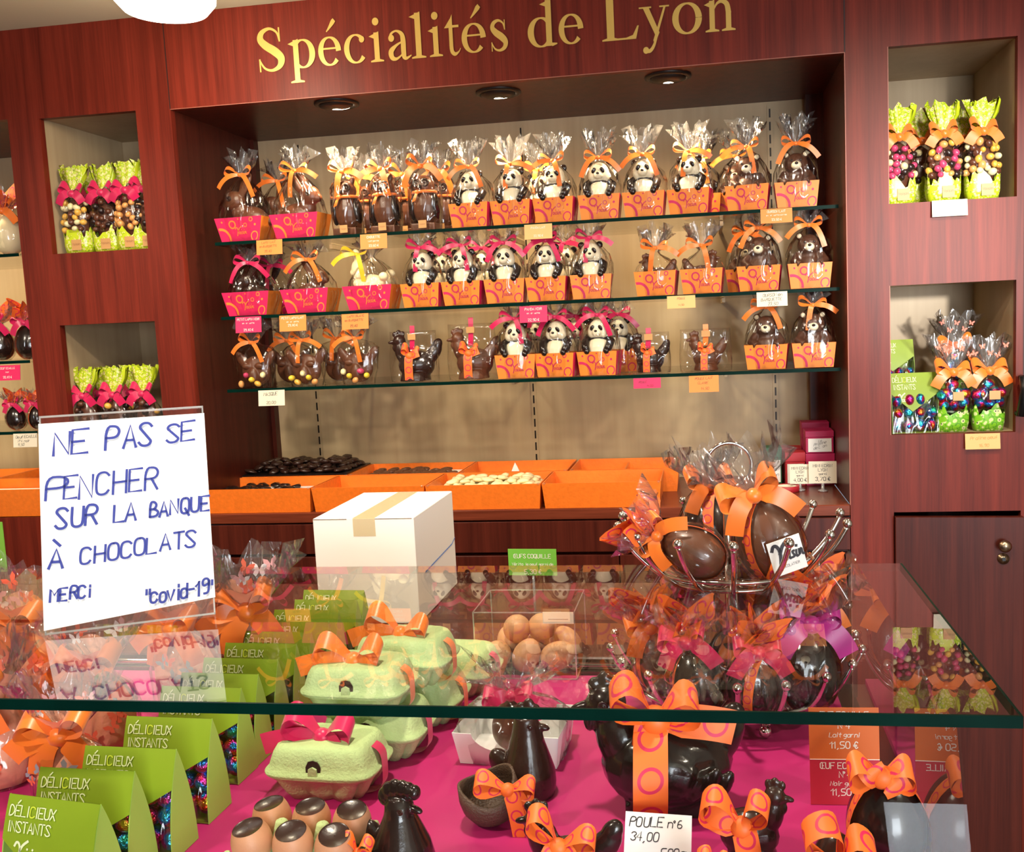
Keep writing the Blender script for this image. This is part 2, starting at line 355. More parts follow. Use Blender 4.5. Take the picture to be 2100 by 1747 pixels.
# ------------------------------------------------------------------ lettering
FNT = {'A': '02-28-42 14-34', 'B': '02-08-28-37-36-25-05 25-44-43-32-02', 'C': '47-38-18-07-03-12-32-43', 'D': '02-08-28-46-44-22-02', 'E': '48-08-02-42 05-35',
 'F': '48-08-02 05-35', 'G': '47-38-18-07-03-12-32-43-45-25', 'H': '02-08 42-48 05-45', 'I': '22-28', 'J': '38-33-22-12-03', 'K': '02-08 48-05-42', 'L': '08-02-42',
 'M': '02-08-25-48-42', 'N': '02-08-42-48', 'O': '28-18-07-03-12-32-43-47-38-28', 'P': '02-08-38-47-46-35-05', 'Q': '28-18-07-03-12-32-43-47-38-28 24-41', 'R': '02-08-38-47-46-35-05 25-42',
 'S': '47-38-18-07-16-34-43-32-12-03', 'T': '08-48 28-22', 'U': '08-03-12-32-43-48', 'V': '08-22-48', 'W': '08-12-26-32-48', 'X': '02-48 08-42', 'Y': '08-25-48 25-22', 'Z': '08-48-02-42',
 '0': '28-18-07-03-12-32-43-47-38-28', '1': '06-28-22', '2': '07-18-38-47-46-02-42', '3': '07-18-38-47-46-25-44-43-32-12-03', '4': '32-38-04-44', '5': '48-08-05-35-44-43-32-02',
 '6': '38-18-06-03-12-32-43-44-35-05', '7': '08-48-12', '8': '25-16-17-28-37-36-25-14-13-22-33-34-25', '9': '46-15-06-07-18-38-47-43-32-12',
 'a': '45-36-16-05-03-12-32-43 46-42', 'c': '45-36-16-05-03-12-32-43', 'd': '43-32-12-03-05-16-36-45 48-42', 'e': '04-44-45-36-16-05-03-12-42', 'g': '45-36-16-05-04-13-33-44 46-41-30-10',
 'i': '22-26 28-27', 'l': '22-28', 'm': '02-06 05-16-25-22 25-36-45-42', 'n': '02-06 05-16-36-45-42', 'o': '26-16-05-03-12-32-43-45-36-26', 'r': '02-06 04-16-36', 's': '46-16-05-14-34-43-32-02',
 't': '28-23-32 06-46', 'u': '06-03-12-32-43 46-42', 'v': '06-22-46', 'f': '38-28-17-12 05-35', 'p': '00-06 05-16-36-45-43-32-12-03', 'h': '02-08 05-16-36-45-42',
 ',': '12-01', '.': '12-13', '-': '05-35', '"': '18-16 38-36', '°': '16-07-18-27-16', '€': '47-38-28-16-14-22-32-43 05-35 04-34', 'É': '48-08-02-42 05-35 19-3b', 'À': '02-28-42 14-34 39-1b',
 'é': '04-44-45-36-16-05-03-12-42 17-39', 'Œ': '28-18-07-03-12-22 48-28-22-42 25-35', '/': '02-48'}
def chaikin(P):
    out = [P[0]]
    for a, b in zip(P, P[1:]): out += [a*.75+b*.25, a*.25+b*.75]
    return out+[P[-1]]
def glyph(ch):
    res = []
    for pl in FNT.get(ch, '').split():
        P = [Vector((int(q[0], 16)/4, (int(q[1], 16)-2)/6)) for q in pl.split('-')]
        if ch not in 'AEFHIKLMNTVWXYZÉÀŒ147' and len(P) > 3: P = chaikin(chaikin(P))
        res.append(P)
    return res
def flat_stroke(mb, pts, w, mat=0, nrm=None, cap=.6):
    """pts 3D on a plane with normal nrm; w full width or list"""
    n = len(pts); L = []; Rr = []
    for i in range(n):
        t = pts[min(i+1, n-1)]-pts[max(i-1, 0)]
        if t.length < 1e-9: t = Vector((1, 0, 0))
        s = nrm.cross(t.normalized()).normalized(); ww = (w[i] if isinstance(w, list) else w)/2
        e = Vector((0, 0, 0))
        if i == 0: e = -t.normalized()*ww*cap
        if i == n-1: e = t.normalized()*ww*cap
        L.append(pts[i]+s*ww+e); Rr.append(pts[i]-s*ww+e)
    mb.add(L+Rr, [(i, n+i, n+i+1, i+1) for i in range(n-1)], mat, False)
def text(mb, s, o, ux, uz, h, wr=.62, sw=.1, gap=.28, mat=0, slant=0, jit=0, seed=1, center=False, mats=None):
    """single stroke letters of height h from point o along ux, upwards uz"""
    o, ux, uz = Vector(o), Vector(ux).normalized(), Vector(uz).normalized(); nrm = ux.cross(uz); rn = random.Random(seed)
    def adv(c): return (.45 if c in 'Iil.,1"°' else .55 if c == ' ' else 1.12 if c in 'MWŒm' else 1)
    W = sum((adv(c)+gap*(c != ' '))*wr*h for c in s)-gap*wr*h
    x = -W/2 if center else 0
    for i, c in enumerate(s):
        a = adv(c); dx, dz, sc_ = (rn.uniform(-jit, jit)*h, rn.uniform(-jit, jit)*h, 1+rn.uniform(-jit, jit)) if jit else (0, 0, 1)
        for P in glyph(c):
            xs = (lambda q: (q.x-.25*(c in 'Iil1"°'))*wr*h*(1 if c not in 'MWŒ' else 1.12))
            pts = [o+ux*(x+dx+xs(q)*sc_+slant*q.y*h)+uz*(q.y*h*sc_+dz) for q in P]
            flat_stroke(mb, pts, sw*h, (mats or {}).get(i, mat), nrm)
        x += (a+gap*(c != ' '))*wr*h
    return W
def logo(mb, o, ux, uz, h, mat=0, sw=.11):
    """the shop's script signature as pen strokes"""
    o, ux, uz = Vector(o), Vector(ux).normalized(), Vector(uz).normalized(); n = ux.cross(uz)
    for P, k in (([(-.35, .75), (-.2, 1.0), (0, .95), (.12, .6), (.05, .1), (-.05, -.25)], 1.5), ([(.1, .45), (.35, .85), (.75, 1.15)], 1.6),
              ([(.45, .35), (.3, .3), (.28, .05), (.42, 0), (.52, .2), (.45, .35)], 1), ([(.68, .38), (.62, .02), (.72, .02)], 1), ([(.73, .6), (.75, .66)], 1.2),
              ([(.98, .38), (.86, .36), (.9, .2), (.94, .06), (.8, .02)], 1), ([(1.12, .38), (1.06, .02), (1.16, .02)], 1), ([(1.18, .6), (1.2, .66)], 1.2),
              ([(1.3, .38), (1.26, 0), (1.36, .32), (1.46, .36), (1.46, .05), (1.56, .04)], 1)):
        Q = crom([Vector((a, b, 0)) for a, b in P], 3)
        flat_stroke(mb, [o+ux*(q.x-.5)*h+uz*q.y*h for q in Q], sw*h*k, mat, n)

# ------------------------------------------------------------------ the shop: walls, recess, niches
ZS, ZC, DR = 2.162, 1.09, .46                       # soffit, back counter top, recess depth
NICH = [(-.378, -.098, 1.811, 2.167), (-.378, -.098, 1.262, 1.619), (1.797, 2.081, 1.809, 2.167), (1.797, 2.081, 1.260, 1.618)]
HOLES = [(0, 1.7, ZC, ZS), (-2.2, -.47, ZC, 2.172)] + NICH
CABX = (1.802, 2.094)
def wall_panel():
    mb = MB(); xs = sorted({-3.0, 3.6, -.47, -2.2, 0, 1.7, *[h[0] for h in HOLES], *[h[1] for h in HOLES]})
    zs = sorted({ZC, 2.40, *[h[2] for h in HOLES], *[h[3] for h in HOLES]})
    for i in range(len(xs)-1):
        for k in range(len(zs)-1):
            x, z = (xs[i]+xs[i+1])/2, (zs[k]+zs[k+1])/2
            if any(a < x < b and c < z < d for a, b, c, d in HOLES): continue
            mb.box(xs[i], xs[i+1], 0, .02, zs[k], zs[k+1])
    for x, z0, z1 in ((1.7, ZS, 2.4), (0, ZS, 2.4), (-.05, ZC, ZC+.001), (2.098, 1.30, 2.40)): mb.box(x-.0012, x+.0012, -.0008, .001, z0, z1, 1)
    for x, z0, z1 in ((1.7, ZC, ZS), (1.797, 1.809, 2.167), (1.797, 1.26, 1.618)): mb.box(x-.0016, x+.0004, -.0009, .001, z0, z1, 2)
    mb.box(0, 1.7, -.0009, .001, ZS-.0006, ZS+.0012, 2)
    mb.box(-3, 0, 0, .02, 0, ZC); mb.box(1.7, CABX[0], 0, .02, 0, ZC); mb.box(CABX[1], 3.6, 0, .02, 0, ZC); mb.box(CABX[0], CABX[1], 0, .02, 1.07, ZC)
    return mb
struct('wall_back', wall_panel(), [WOOD, SEAM, EDGE])
def recess(name, x0, x1, z0, z1, d):
    mb = MB(); mb.box(x0-.018, x0, .02, d, z0, z1+.018); mb.box(x1, x1+.018, .02, d, z0, z1+.018); mb.box(x0, x1, .02, d, z1, z1+.018)
    if name == 'wall_recess_main': mb.box(1.652, 1.7, d-.05, d, z0, z1); mb.box(0, .012, d-.03, d, z0, z1)
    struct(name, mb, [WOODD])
    mb = MB(); mb.box(x0-.018, x1+.018, d, d+.018, z0-.05, z1+.018); struct(name+'_rear', mb, [CREAM])
recess('wall_recess_main', 0, 1.7, ZC, ZS, DR); recess('wall_recess_left', -2.2, -.47, ZC, 2.172, DR)
for i, (a, b, c, d) in enumerate(NICH):
    mb = MB(); e = .004; D = .37
    mb.box(a-e-.015, a-e, .02, D, c-.012, d+.015); mb.box(b+e, b+e+.015, .02, D, c-.012, d+.015)
    mb.box(a-e, b+e, .02, D, d+e, d+e+.015); mb.box(a-e, b+e, .0205, D, c-.014, c); mb.box(a-e-.015, b+e+.015, D, D+.015, c-.012, d+.015)
    struct('wall_niche_%d' % (i+1), mb, [CREAM])
mb = MB(); mb.box(-3.2, 3.8, -5.2, .6, -.05, 0); struct('floor', mb, [FLOOR])
mb = MB(); mb.box(-3.2, 3.8, -5.2, .6, 2.40, 2.45); struct('ceiling', mb, [CEIL])
mb = MB(); mb.box(-3.05, -3, -5.2, .6, 0, 2.4); struct('wall_left', mb, [PAINT])
mb = MB(); mb.box(3.6, 3.65, -5.2, .6, 0, 2.4); struct('wall_right', mb, [PAINT])
mb = MB(); mb.box(-3, 1.95, -5.2, -5.15, 0, 2.4); mb.box(1.95, 3.6, -5.2, -5.15, 0, .45); mb.box(1.95, 3.6, -5.2, -5.15, 2.05, 2.4); struct('wall_front', mb, [PAINT])
mb = MB()
for x in (1.95, 3.54): mb.box(x, x+.06, -5.17, -5.1, .45, 2.05)
for z in (.45, 1.99): mb.box(1.95, 3.6, -5.17, -5.1, z, z+.06)
struct('window_1', mb, [DARKM])

# gilded serif lettering on the fascia
def serif_text(root):
    mb = MB()
    def stroke(P, n=7):
        Q = crom([Vector((p[0], p[1], p[2])) for p in P], n)
        y = lift(); flat_stroke(mb, [Vector((q.x, y, q.y)) for q in Q], [max(q.z, .02) for q in Q], 0, Vector((0, -1, 0)))
    off = [0]
    def lift(): off[0] -= .00006; return off[0]
    def poly(pts): y = lift(); mb.add([(x, y, z) for x, z in pts], [tuple(range(len(pts)))], 0, False)
    def rect(x0, x1, z0, z1): poly([(x0, z0), (x1, z0), (x1, z1), (x0, z1)])
    def disc(x, z, r): poly([(x+r*math.cos(2*PI*k/18), z+r*math.sin(2*PI*k/18)) for k in range(18)])
    def arc(cx, cz, rx, rz, a0, a1, th, tn, n=36):
        P = []
        for i in range(n+1):
            a = R(a0+(a1-a0)*i/n); k = abs(math.cos(a))**1.4
            P.append((cx+rx*math.cos(a), cz+rz*math.sin(a), tn+(th-tn)*k))
        y = lift(); flat_stroke(mb, [Vector((p[0], y, p[1])) for p in P], [p[2] for p in P], 0, Vector((0, -1, 0)), 0 if a1-a0 >= 360 else .25)
    def stem(x, z0, z1, w=.2, foot=True, head=False, flag=False):
        rect(x-w/2, x+w/2, z0, z1)
        if foot: poly([(x-w/2-.16, z0), (x+w/2+.16, z0), (x+w/2+.16, z0+.045), (x+w/2, z0+.09), (x-w/2, z0+.09), (x-w/2-.16, z0+.045)])
        if head: poly([(x-w/2-.16, z1-.045), (x-w/2, z1-.09), (x+w/2, z1-.09), (x+w/2+.16, z1-.045), (x+w/2+.16, z1), (x-w/2-.16, z1)])
        if flag: poly([(x-w/2-.2, z1-.12), (x-w/2, z1-.2), (x+w/2, z1-.02), (x+w/2, z1+.03)])
    def ess(s, W):
        P = [(.82*W, 1.02, .05), (.74*W, 1.30, .07), (.5*W, 1.44, .1), (.24*W, 1.33, .17), (.17*W, 1.1, .22), (.34*W, .88, .27), (.64*W, .66, .29), (.84*W, .42, .25), (.78*W, .16, .18), (.52*W, .03, .1), (.26*W, .12, .07), (.1*W, .4, .05)]
        stroke([(a, b*s, c*(s*.32+.62)) for a, b, c in P], 6)
        rect(.80*W, .85*W, .98*s, 1.46*s); rect(.08*W, .13*W, 0, .44*s)
    def e(acc):
        arc(.5, .5, .38, .46, 2, 318, .22, .055); rect(.16, .92, .56, .62)
        if acc: stroke([(.42, 1.16, .04), (.56, 1.3, .1), (.7, 1.46, .17), (.74, 1.5, .15)], 4)
    def do(ch):
        if ch == 'S': ess(1, .95)
        elif ch == 's': ess(.69, .78)
        elif ch in 'eé': e(ch == 'é')
        elif ch == 'o': arc(.5, .5, .4, .47, 0, 360, .22, .06)
        elif ch == 'c': arc(.5, .5, .38, .46, 48, 320, .22, .055); disc(.76, .8, .11)
        elif ch == 'p': stem(.26, -.46, .98, flag=True); arc(.52, .5, .36, .46, -125, 125, .22, .055)
        elif ch == 'd': stem(.78, .02, 1.5, foot=False, flag=True); poly([(.88, 0), (1.06, .06), (1.06, .1), (.88, .12)]); arc(.5, .48, .36, .46, 45, 318, .22, .055)
        elif ch == 'i': stem(.3, 0, .98, flag=True); disc(.3, 1.34, .13)
        elif ch == 'l': stem(.3, 0, 1.5, flag=True)
        elif ch == 't': rect(.24, .42, .2, .98); poly([(.02, .9), (.42, .9), (.42, 1.34), (.34, 1.22)]); rect(.3, .72, .9, .98); stroke([(.33, .3, .18), (.36, .12, .17), (.5, .03, .12), (.68, .1, .05), (.76, .2, .03)])
        elif ch == 'a':
            disc(.2, .74, .12); stroke([(.14, .76, .1), (.22, .9, .08), (.42, .965, .07), (.62, .86, .15), (.68, .66, .2), (.68, .3, .2), (.70, .1, .18), (.8, .04, .1), (.98, .12, .04)])
            stroke([(.64, .6, .05), (.38, .48, .1), (.17, .3, .2), (.2, .1, .18), (.36, .04, .1), (.54, .12, .06), (.64, .22, .04)])
        elif ch == 'L': stem(.3, 0, 1.47, .24, head=True); poly([(.1, 0), (1.12, 0), (1.22, .42), (1.17, .42), (1.02, .13), (.8, .06), (.1, .06)])
        elif ch == 'y':
            poly([(.12, .96), (.34, .96), (.72, .14), (.62, -.06)]); poly([(.9, .96), (.98, .96), (.62, -.02), (.52, -.2), (.48, -.1)]); rect(-.02, .44, .93, .98); rect(.74, 1.1, .93, .98)
            stroke([(.62, .04, .07), (.5, -.26, .1), (.36, -.42, .12), (.22, -.42, .13)]); disc(.2, -.4, .11)
        elif ch == 'n': stem(.24, 0, .98, flag=True); stem(.86, 0, .62); stroke([(.32, .72, .05), (.44, .88, .08), (.62, .94, .12), (.8, .84, .18), (.86, .6, .2)])
    spans = [('S', 528, 587), ('p', 591, 647), ('é', 652, 700), ('c', 705, 752), ('i', 757, 788), ('a', 794, 843), ('l', 841, 875), ('i', 878, 909), ('t', 911, 945), ('é', 946, 997), ('s', 1005, 1043),
             ('d', 1082, 1142), ('e', 1145, 1197), ('L', 1234, 1310), ('y', 1312, 1373), ('o', 1379, 1439), ('n', 1444, 1508)]
    ext = {'S': (.03, .97), 'p': (-.04, 1.0), 'é': (0, 1), 'e': (0, 1), 'c': (0, .95), 'i': (0, .6), 'a': (.02, 1), 'l': (0, .6), 't': (0, .8), 's': (.02, .8), 'd': (.03, 1.06), 'L': (.02, 1.22), 'y': (0, 1.1), 'o': (0, 1), 'n': (-.06, 1.12)}
    for ch, a, b in spans:
        ym = 150-88*(a-528)/977
        mb.v, mb.f, mb.m, mb.sm, mb.uv = [], [], [], [], []
        x0, x1 = AY(a, ym-35, -.002).x, AY(b, ym-35, -.002).x; e0, e1 = ext[ch]; off[0] = 0
        mb.M = Matrix.Translation((x0, -.002, 2.2345)) @ Matrix.Diagonal(((x1-x0)/(e1-e0), 1, .0725, 1)) @ Matrix.Translation((-e0, 0, 0)); do(ch); part('letter', mb, [GOLD], root)
serif_text(thing('wall_lettering', 'gilded serif lettering across the dark wood fascia above the lit recess', 'lettering'))

# recessed downlights, pendant
for i, (x, y) in enumerate(((.423, .078), (.851, .10), (1.286, .082))):
    o = thing('downlight', 'round recessed downlight in the recess soffit, ' + ('leftmost under the lettering', 'middle one under the lettering', 'rightmost under the lettering')[i], 'light', (x, y, ZS), group='downlights over the glass shelves')
    mb = MB(); mb.lathe([(.058, 0), (.058, -.004), (.05, -.007), (.044, -.004), (.040, .03)], 32); part('bezel', mb, [DARKM], o)
    mb = MB(); mb.lathe([(.0005, -.013), (.02, -.012), (.034, -.009), (.041, .002)], 32, cap0=True); part('lamp', mb, [LAMPE], o)
    mb = MB(); rings = [[(r*math.cos(a), -abs(r*math.sin(a)), z) for a in [PI*k/14 for k in range(15)]] for r, z in ((.045, -.002), (.044, -.010), (.030, -.0155), (.012, -.0165))]
    mb.loft(rings, closed=False); part('eyelid', mb, [DARKM], o)
for x in (-.75, -1.4):
    o = thing('downlight', 'round recessed downlight over the %s of the left recess' % ('near end' if x > -1 else 'far end'), 'light', (x, .09, 2.172))
    mb = MB(); mb.lathe([(.058, 0), (.058, -.004), (.05, -.007), (.044, -.004), (.040, .02)], 24); part('bezel', mb, [DARKM], o)
    mb = MB(); mb.lathe([(.0005, -.004), (.02, -.005), (.041, .004)], 24, cap0=True); part('lamp', mb, [LAMPE], o)
p = AY(338, 34, -.4)
o = thing('pendant_lamp', 'glowing white bowl pendant lamp hanging from the ceiling at upper left', 'light', (.242, -.4, 2.4))
mb = MB(); mb.lathe([(.0005, -.148), (.05, -.146), (.085, -.136), (.103, -.115), (.106, -.08), (.102, -.06)], 40, cap0=True); part('lamp_shade', mb, [PENDE], o)
mb = MB(); mb.lathe([(.104, -.062), (.08, -.045), (.03, -.03), (.012, -.028), (.012, 0)], 32); part('stem', mb, [CHROME], o)

# glass shelves and the slotted uprights that carry them
SH = {1: 1.818, 2: 1.618, 3: 1.420}
for k, nm in ((1, 'top'), (2, 'middle'), (3, 'bottom')):
    o = thing('glass_shelf', 'clear glass shelf with dark green edge, %s one of three in the recess' % nm, 'shelf', (0, 0, SH[k]), group='glass shelves in the recess')
    mb = MB(); mb.box(.06, 1.69, .066, .45, -.004, .004); part('glass_pane', mb, [GLASS], o)
    mb = MB(); mb.box(.06, 1.69, .0635, .066, -.0042, .0042); mb.box(.0585, .06, .0635, .45, -.0042, .0042); part('polished_edge', mb, [GEDGE], o)
    for x in (.33, .83, 1.41):
        mb = MB(); mb.prism([(x-.004, -.006), (x+.004, -.006), (x+.004, -.018), (x-.004, -.018)], .2, DR-.004); part('bracket', mb, [CREAM], o)
for i, (px, py) in enumerate(((652, 850), (1094, 800), (1586, 600))):
    x = AY(px, py, DR).x; mb = MB(); mb.box(x-.008, x+.008, DR-.0025, DR-.0003, ZC+.002, ZS-.01)
    z = ZC+.02
    while z < ZS-.04: mb.box(x-.0022, x+.0022, DR-.0034, DR-.002, z, z+.024, 1); z += .036
    tag(part('shelf_upright', mb, [CREAM, DARKM]), 'slotted metal shelf upright on the cream panel, %s of three' % ('leftmost', 'middle', 'rightmost')[i], 'shelf upright', 'slotted uprights')
for k, z in enumerate((1.822, 1.524, 1.322)):
    mb = MB(); mb.box(-2.1, -.53, .066, .45, z-.004, z+.004); mb.box(-2.1, -.53, .0635, .066, z-.0042, z+.0042, 1)
    tag(part('glass_shelf', mb, [GLASS, GEDGE]), 'glass shelf at the left edge of the photo, %s of its recess' % ('top', 'middle', 'lowest')[k], 'shelf', 'glass shelves in the left recess')

# counter below the recess, drawers, cupboard
def worktop(x0, x1, lab):
    mb = MB(); mb.box(x0, x1, .002, DR-.001, ZC-.028, ZC, b=.002); tag(part('back_counter', mb, [WOODT]), lab, 'counter')
worktop(.0005, 1.6995, 'reddish wood counter top under the glass shelves'); worktop(-2.199, -.4705, 'reddish wood counter top in the recess at the left edge')
def drawer(x0, x1, z0, z1, lab, knob=None, name='drawer', y=0, group='drawer fronts below the counter'):
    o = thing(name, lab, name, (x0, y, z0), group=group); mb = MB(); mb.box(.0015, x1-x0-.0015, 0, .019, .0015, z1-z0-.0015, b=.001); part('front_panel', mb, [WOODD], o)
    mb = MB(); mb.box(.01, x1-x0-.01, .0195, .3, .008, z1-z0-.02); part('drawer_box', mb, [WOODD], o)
    if knob is not None:
        mb = MB(); mb.M = Matrix.Translation((knob, 0, (z1-z0)/2)) @ Matrix.Rotation(PI/2, 4, 'X'); mb.lathe([(.006, 0), (.006, .012), (.013, .018), (.013, .023), (.006, .026), (.0005, .0265)], 20)
        part('knob', mb, [BRASS], o)
    return o
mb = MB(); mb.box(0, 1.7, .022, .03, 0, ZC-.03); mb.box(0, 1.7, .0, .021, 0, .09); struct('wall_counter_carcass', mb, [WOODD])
mb = MB(); mb.box(CABX[0]-.02, CABX[1]+.02, .40, .41, .05, 1.09); mb.box(CABX[0]-.02, CABX[0]-.001, .021, .40, .05, 1.09); mb.box(CABX[1]+.001, CABX[1]+.02, .021, .40, .05, 1.09); mb.box(CABX[0]-.02, CABX[1]+.02, .021, .40, 1.072, 1.09); mb.box(CABX[0], CABX[1], .0, .40, .05, .09); struct('wall_cupboard_interior', mb, [WOODD])
for i, (a, b) in enumerate(((0, .563), (.563, 1.126), (1.126, 1.70))):
    drawer(a, b, .976, 1.060, 'shallow dark wood drawer front under the counter, %s' % ('left behind the white sheet', 'middle behind the white carton', 'right behind the chrome basket')[i], None)
    drawer(a, b, .60, .970, 'tall dark wood drawer front low under the counter, %s' % ('left one', 'middle one', 'right one')[i], None if i < 2 else .522)
o = thing('cupboard_door', 'dark wood cupboard door at lower right standing slightly ajar', 'door', (CABX[0], -.002, .10), R(-3.5))
mb = MB(); mb.box(.001, .290, -.018, 0, 0, .962, b=.001); part('door_panel', mb, [WOODD], o)
mb = MB(); mb.M = Matrix.Translation((.244, -.018, .896)) @ Matrix.Rotation(PI/2, 4, 'X'); mb.lathe([(.007, 0), (.007, .012), (.0145, .015), (.0145, .021), (.008, .026), (.0005, .027)], 24); part('knob', mb, [BRASS], o)
mb = MB(); mb.M = Matrix.Translation((.244, -.018, .862)) @ Matrix.Rotation(PI/2, 4, 'X'); mb.lathe([(.0135, 0), (.0135, .003), (.009, .004), (.009, .006), (.0005, .006)], 24); mb.M = None
mb.box(.2405, .2475, -.0262, -.0235, .858, .866, 1); part('lock', mb, [BRASS, BLACK], o)
mb = MB(); mb.tube([(2.089, -.03, 1.395), (2.092, -.03, 1.36), (2.083, -.03, 1.30)], .010, 12); mb.tube([(2.092, -.03, 1.39), (2.092, .001, 1.39)], .006, 8); mb.tube([(2.0835, -.03, 1.305), (2.0835, .001, 1.305)], .006, 8)
tag(part('door_handle_bar', mb, [BLACK]), 'black rounded pull bar on the wood panel at the far right edge', 'handle')

# ------------------------------------------------------------------ the glass display case
FRAME = COUNTER
GT, GF, GB, GX, DZ = 1.166, -1.413, -.838, 1.656, .91
case = thing('display_case', 'glass topped display case with magenta cloth deck in the foreground', 'display case', (0, 0, 0))
mb = MB(); mb.add([(-1.3, GF+.003, GT), (GX-.003, GF+.003, GT), (GX-.003, GB-.002, GT), (-1.3, GB-.002, GT)], [(0, 1, 2, 3)], 0, False); mb.add([(-1.3, GF+.003, GT-.012), (GX-.003, GF+.003, GT-.012), (GX-.003, GB-.002, GT-.012), (-1.3, GB-.002, GT-.012)], [(3, 2, 1, 0)], 1, False); part('top_glass', mb, [GLTOP, GLBOT], case)
mb = MB(); mb.box(-1.3, GX, GF, GF+.003, GT-.0122, GT+.0001); mb.box(GX-.003, GX, GF+.003, GB, GT-.0122, GT+.0001); mb.box(-1.3, GX-.003, GB-.002, GB, GT-.0122, GT+.0001, 1); part('polished_edge', mb, [GEDGE, ACRYL], case)
mb = MB(); mb.add([(-1.3, GF-.090, DZ-.01), (1.598, GF-.090, DZ-.01), (1.598, GF+.004, GT-.0125), (-1.3, GF+.004, GT-.0125)], [(0, 1, 2, 3)], 0, False); part('front_glass', mb, [GLFR], case)
mb = MB(); mb.add([(1.5955, GF-.088, DZ-.010), (1.5955, -.69, DZ-.010), (1.5955, -.69, GT-.0125), (1.5955, GF+.006, GT-.0125)], [(3, 2, 1, 0)], 0, False); part('side_glass', mb, [GLTOP], case)
mb = MB(); mb.loft([[(-1.3, GF-.088, z), (1.572, GF-.088, z), (1.566, -.668, z), (-1.3, -.668, z)] for z in (DZ-.01, DZ)], 0, True, True, smooth=False); part('deck', mb, [DECK], case)
mb = MB(); mb.box(-1.3, 1.60, GF-.094, -.668, FLOOR_C, DZ-.0105); part('base_cabinet', mb, [BLACK], case)
mb = MB(); mb.box(-1.3, 1.2, -.655, -.655+.012, .90, .912); mb.tube([(-1.3, -.64, .918), (1.2, -.64, .918)], .006, 10); part('rail', mb, [CHROME], case)
mb = MB(); mb.box(-1.3, 1.62, -.615, -.10, .85, .925, b=.003); mb.box(-1.25, 1.58, -.6, -.13, FLOOR_C, .85); tag(part('staff_worktop', mb, [WOODD]), 'dark wood work surface behind the display case holding the white carton', 'worktop')

FRAME = None
# ------------------------------------------------------------------ ribbons, wrappers, cards
def bow_mb(L, w, seed=0, loops=(28, 28), tails=((-.75, -1.0), (.7, -1.0)), mat=0, tilt=50, knot=True, fwd=.25, plump=.42):
    """a tied bow: origin at the knot, facing -Y. tails = end points in units of L"""
    rn = random.Random(seed); mb = MB(); b = R(tilt); wv = Vector((0, math.cos(b), math.sin(b)))
    for sg, ang in ((-1, loops[0]), (1, loops[1])):
        a = R(ang+rn.uniform(-8, 8)); l = L*rn.uniform(.88, 1.1); n = 16; P = []; W = []; V = []
        for i in range(n+1):
            t = i/n; u = math.sin(PI*t)**.85*l; v = plump*l*math.sin(2*PI*t)*.55
            P.append(Vector((sg*(u*math.cos(a)-v*math.sin(a)), -fwd*u*.5-.002, u*math.sin(a)+v*math.cos(a))))
            k = math.sin(PI*t); W.append(w*(.45+.55*min(1, k*1.6))); V.append(Vector((sg*.25*(1-k), wv.y, wv.z)))
        mb.ribbon(P, V, W, mat)
    for j, (tx, tz) in enumerate(tails):
        c = (tx*.55*L, -.012-fwd*L*.5, .12*L+rn.uniform(-.1, .1)*L); e = (tx*L, -.006-fwd*L*.4+rn.uniform(-.1, .1)*L, tz*L)
        P = bez((0, -.003, 0), c, e, 10); V = []
        for i in range(len(P)):
            t = (P[min(i+1, 10)]-P[max(i-1, 0)]).normalized(); d = Vector((0, -1, .15)).cross(t)
            V.append(d if d.length > .05 else Vector((1, 0, 0)))
        W = [w*(.5+.5*min(1, i/3)) for i in range(11)]; mb.ribbon(P, V, W, mat)
    if knot: mb.ell((0, -.004, 0), (w*.5, w*.42, w*.45), (0, .3, 0), mat, 10, 6)
    return mb
def wrap_mb(prof, seed=0, n=44, gath=None, zig=.01, rough_=1.0, sqr=2.6, tilt=(0, 0)):
    """cellophane bag: prof rows (z, half width, half depth, crinkle); rows above index gath use the second material"""
    rn = random.Random(seed); mb = MB(); ph = [rn.uniform(0, 6.28) for _ in range(6)]; rows = []
    for (z, a, b, c) in prof:
        ring = []
        for k in range(n):
            th = 2*PI*k/n; cs, sn = math.cos(th), math.sin(th)
            e = 2/sqr; x = a*abs(cs)**e*(1 if cs >= 0 else -1); y = b*abs(sn)**e*(1 if sn >= 0 else -1)
            f = 1+c*rough_*(.55*math.sin(7*th+ph[0]+z*9)+.45*math.sin(13*th+ph[1]-z*14)+.5*math.sin(19*th+ph[2])+rn.uniform(-.5, .5))
            ring.append(Vector((x*f+tilt[0]*z, y*f+tilt[1]*z, z)))
        rows.append(ring)
    for k in range(n): rows[-1][k].z += zig*(math.sin(5*2*PI*k/n+ph[3])+.7*math.sin(11*2*PI*k/n+ph[4])+rn.uniform(-.4, .4))
    g = len(rows)-1 if gath is None else gath
    mb.loft(rows[:g+1], 0, True, False)
    if g < len(rows)-1: mb.loft(rows[g:], 1, False, False)
    return mb
def card_mb(w, h, lines, hand=False, ink=1, t=.0012):
    """upright card, bottom centre at the origin, facing -Y. lines: (text, height, x, z) with x None = centred"""
    mb = MB(); mb.box(-w/2, w/2, 0, t, 0, h)
    for i, (s, hh, x, z) in enumerate(lines):
        c = x is None; text(mb, s, (0 if c else x, -.0005, z), (1, 0, .03 if hand else 0), (0, 0, 1), hh, sw=.13 if not hand else .11, mat=ink, center=c, slant=.15 if hand else 0, jit=.06 if hand else 0, seed=i)
    return mb
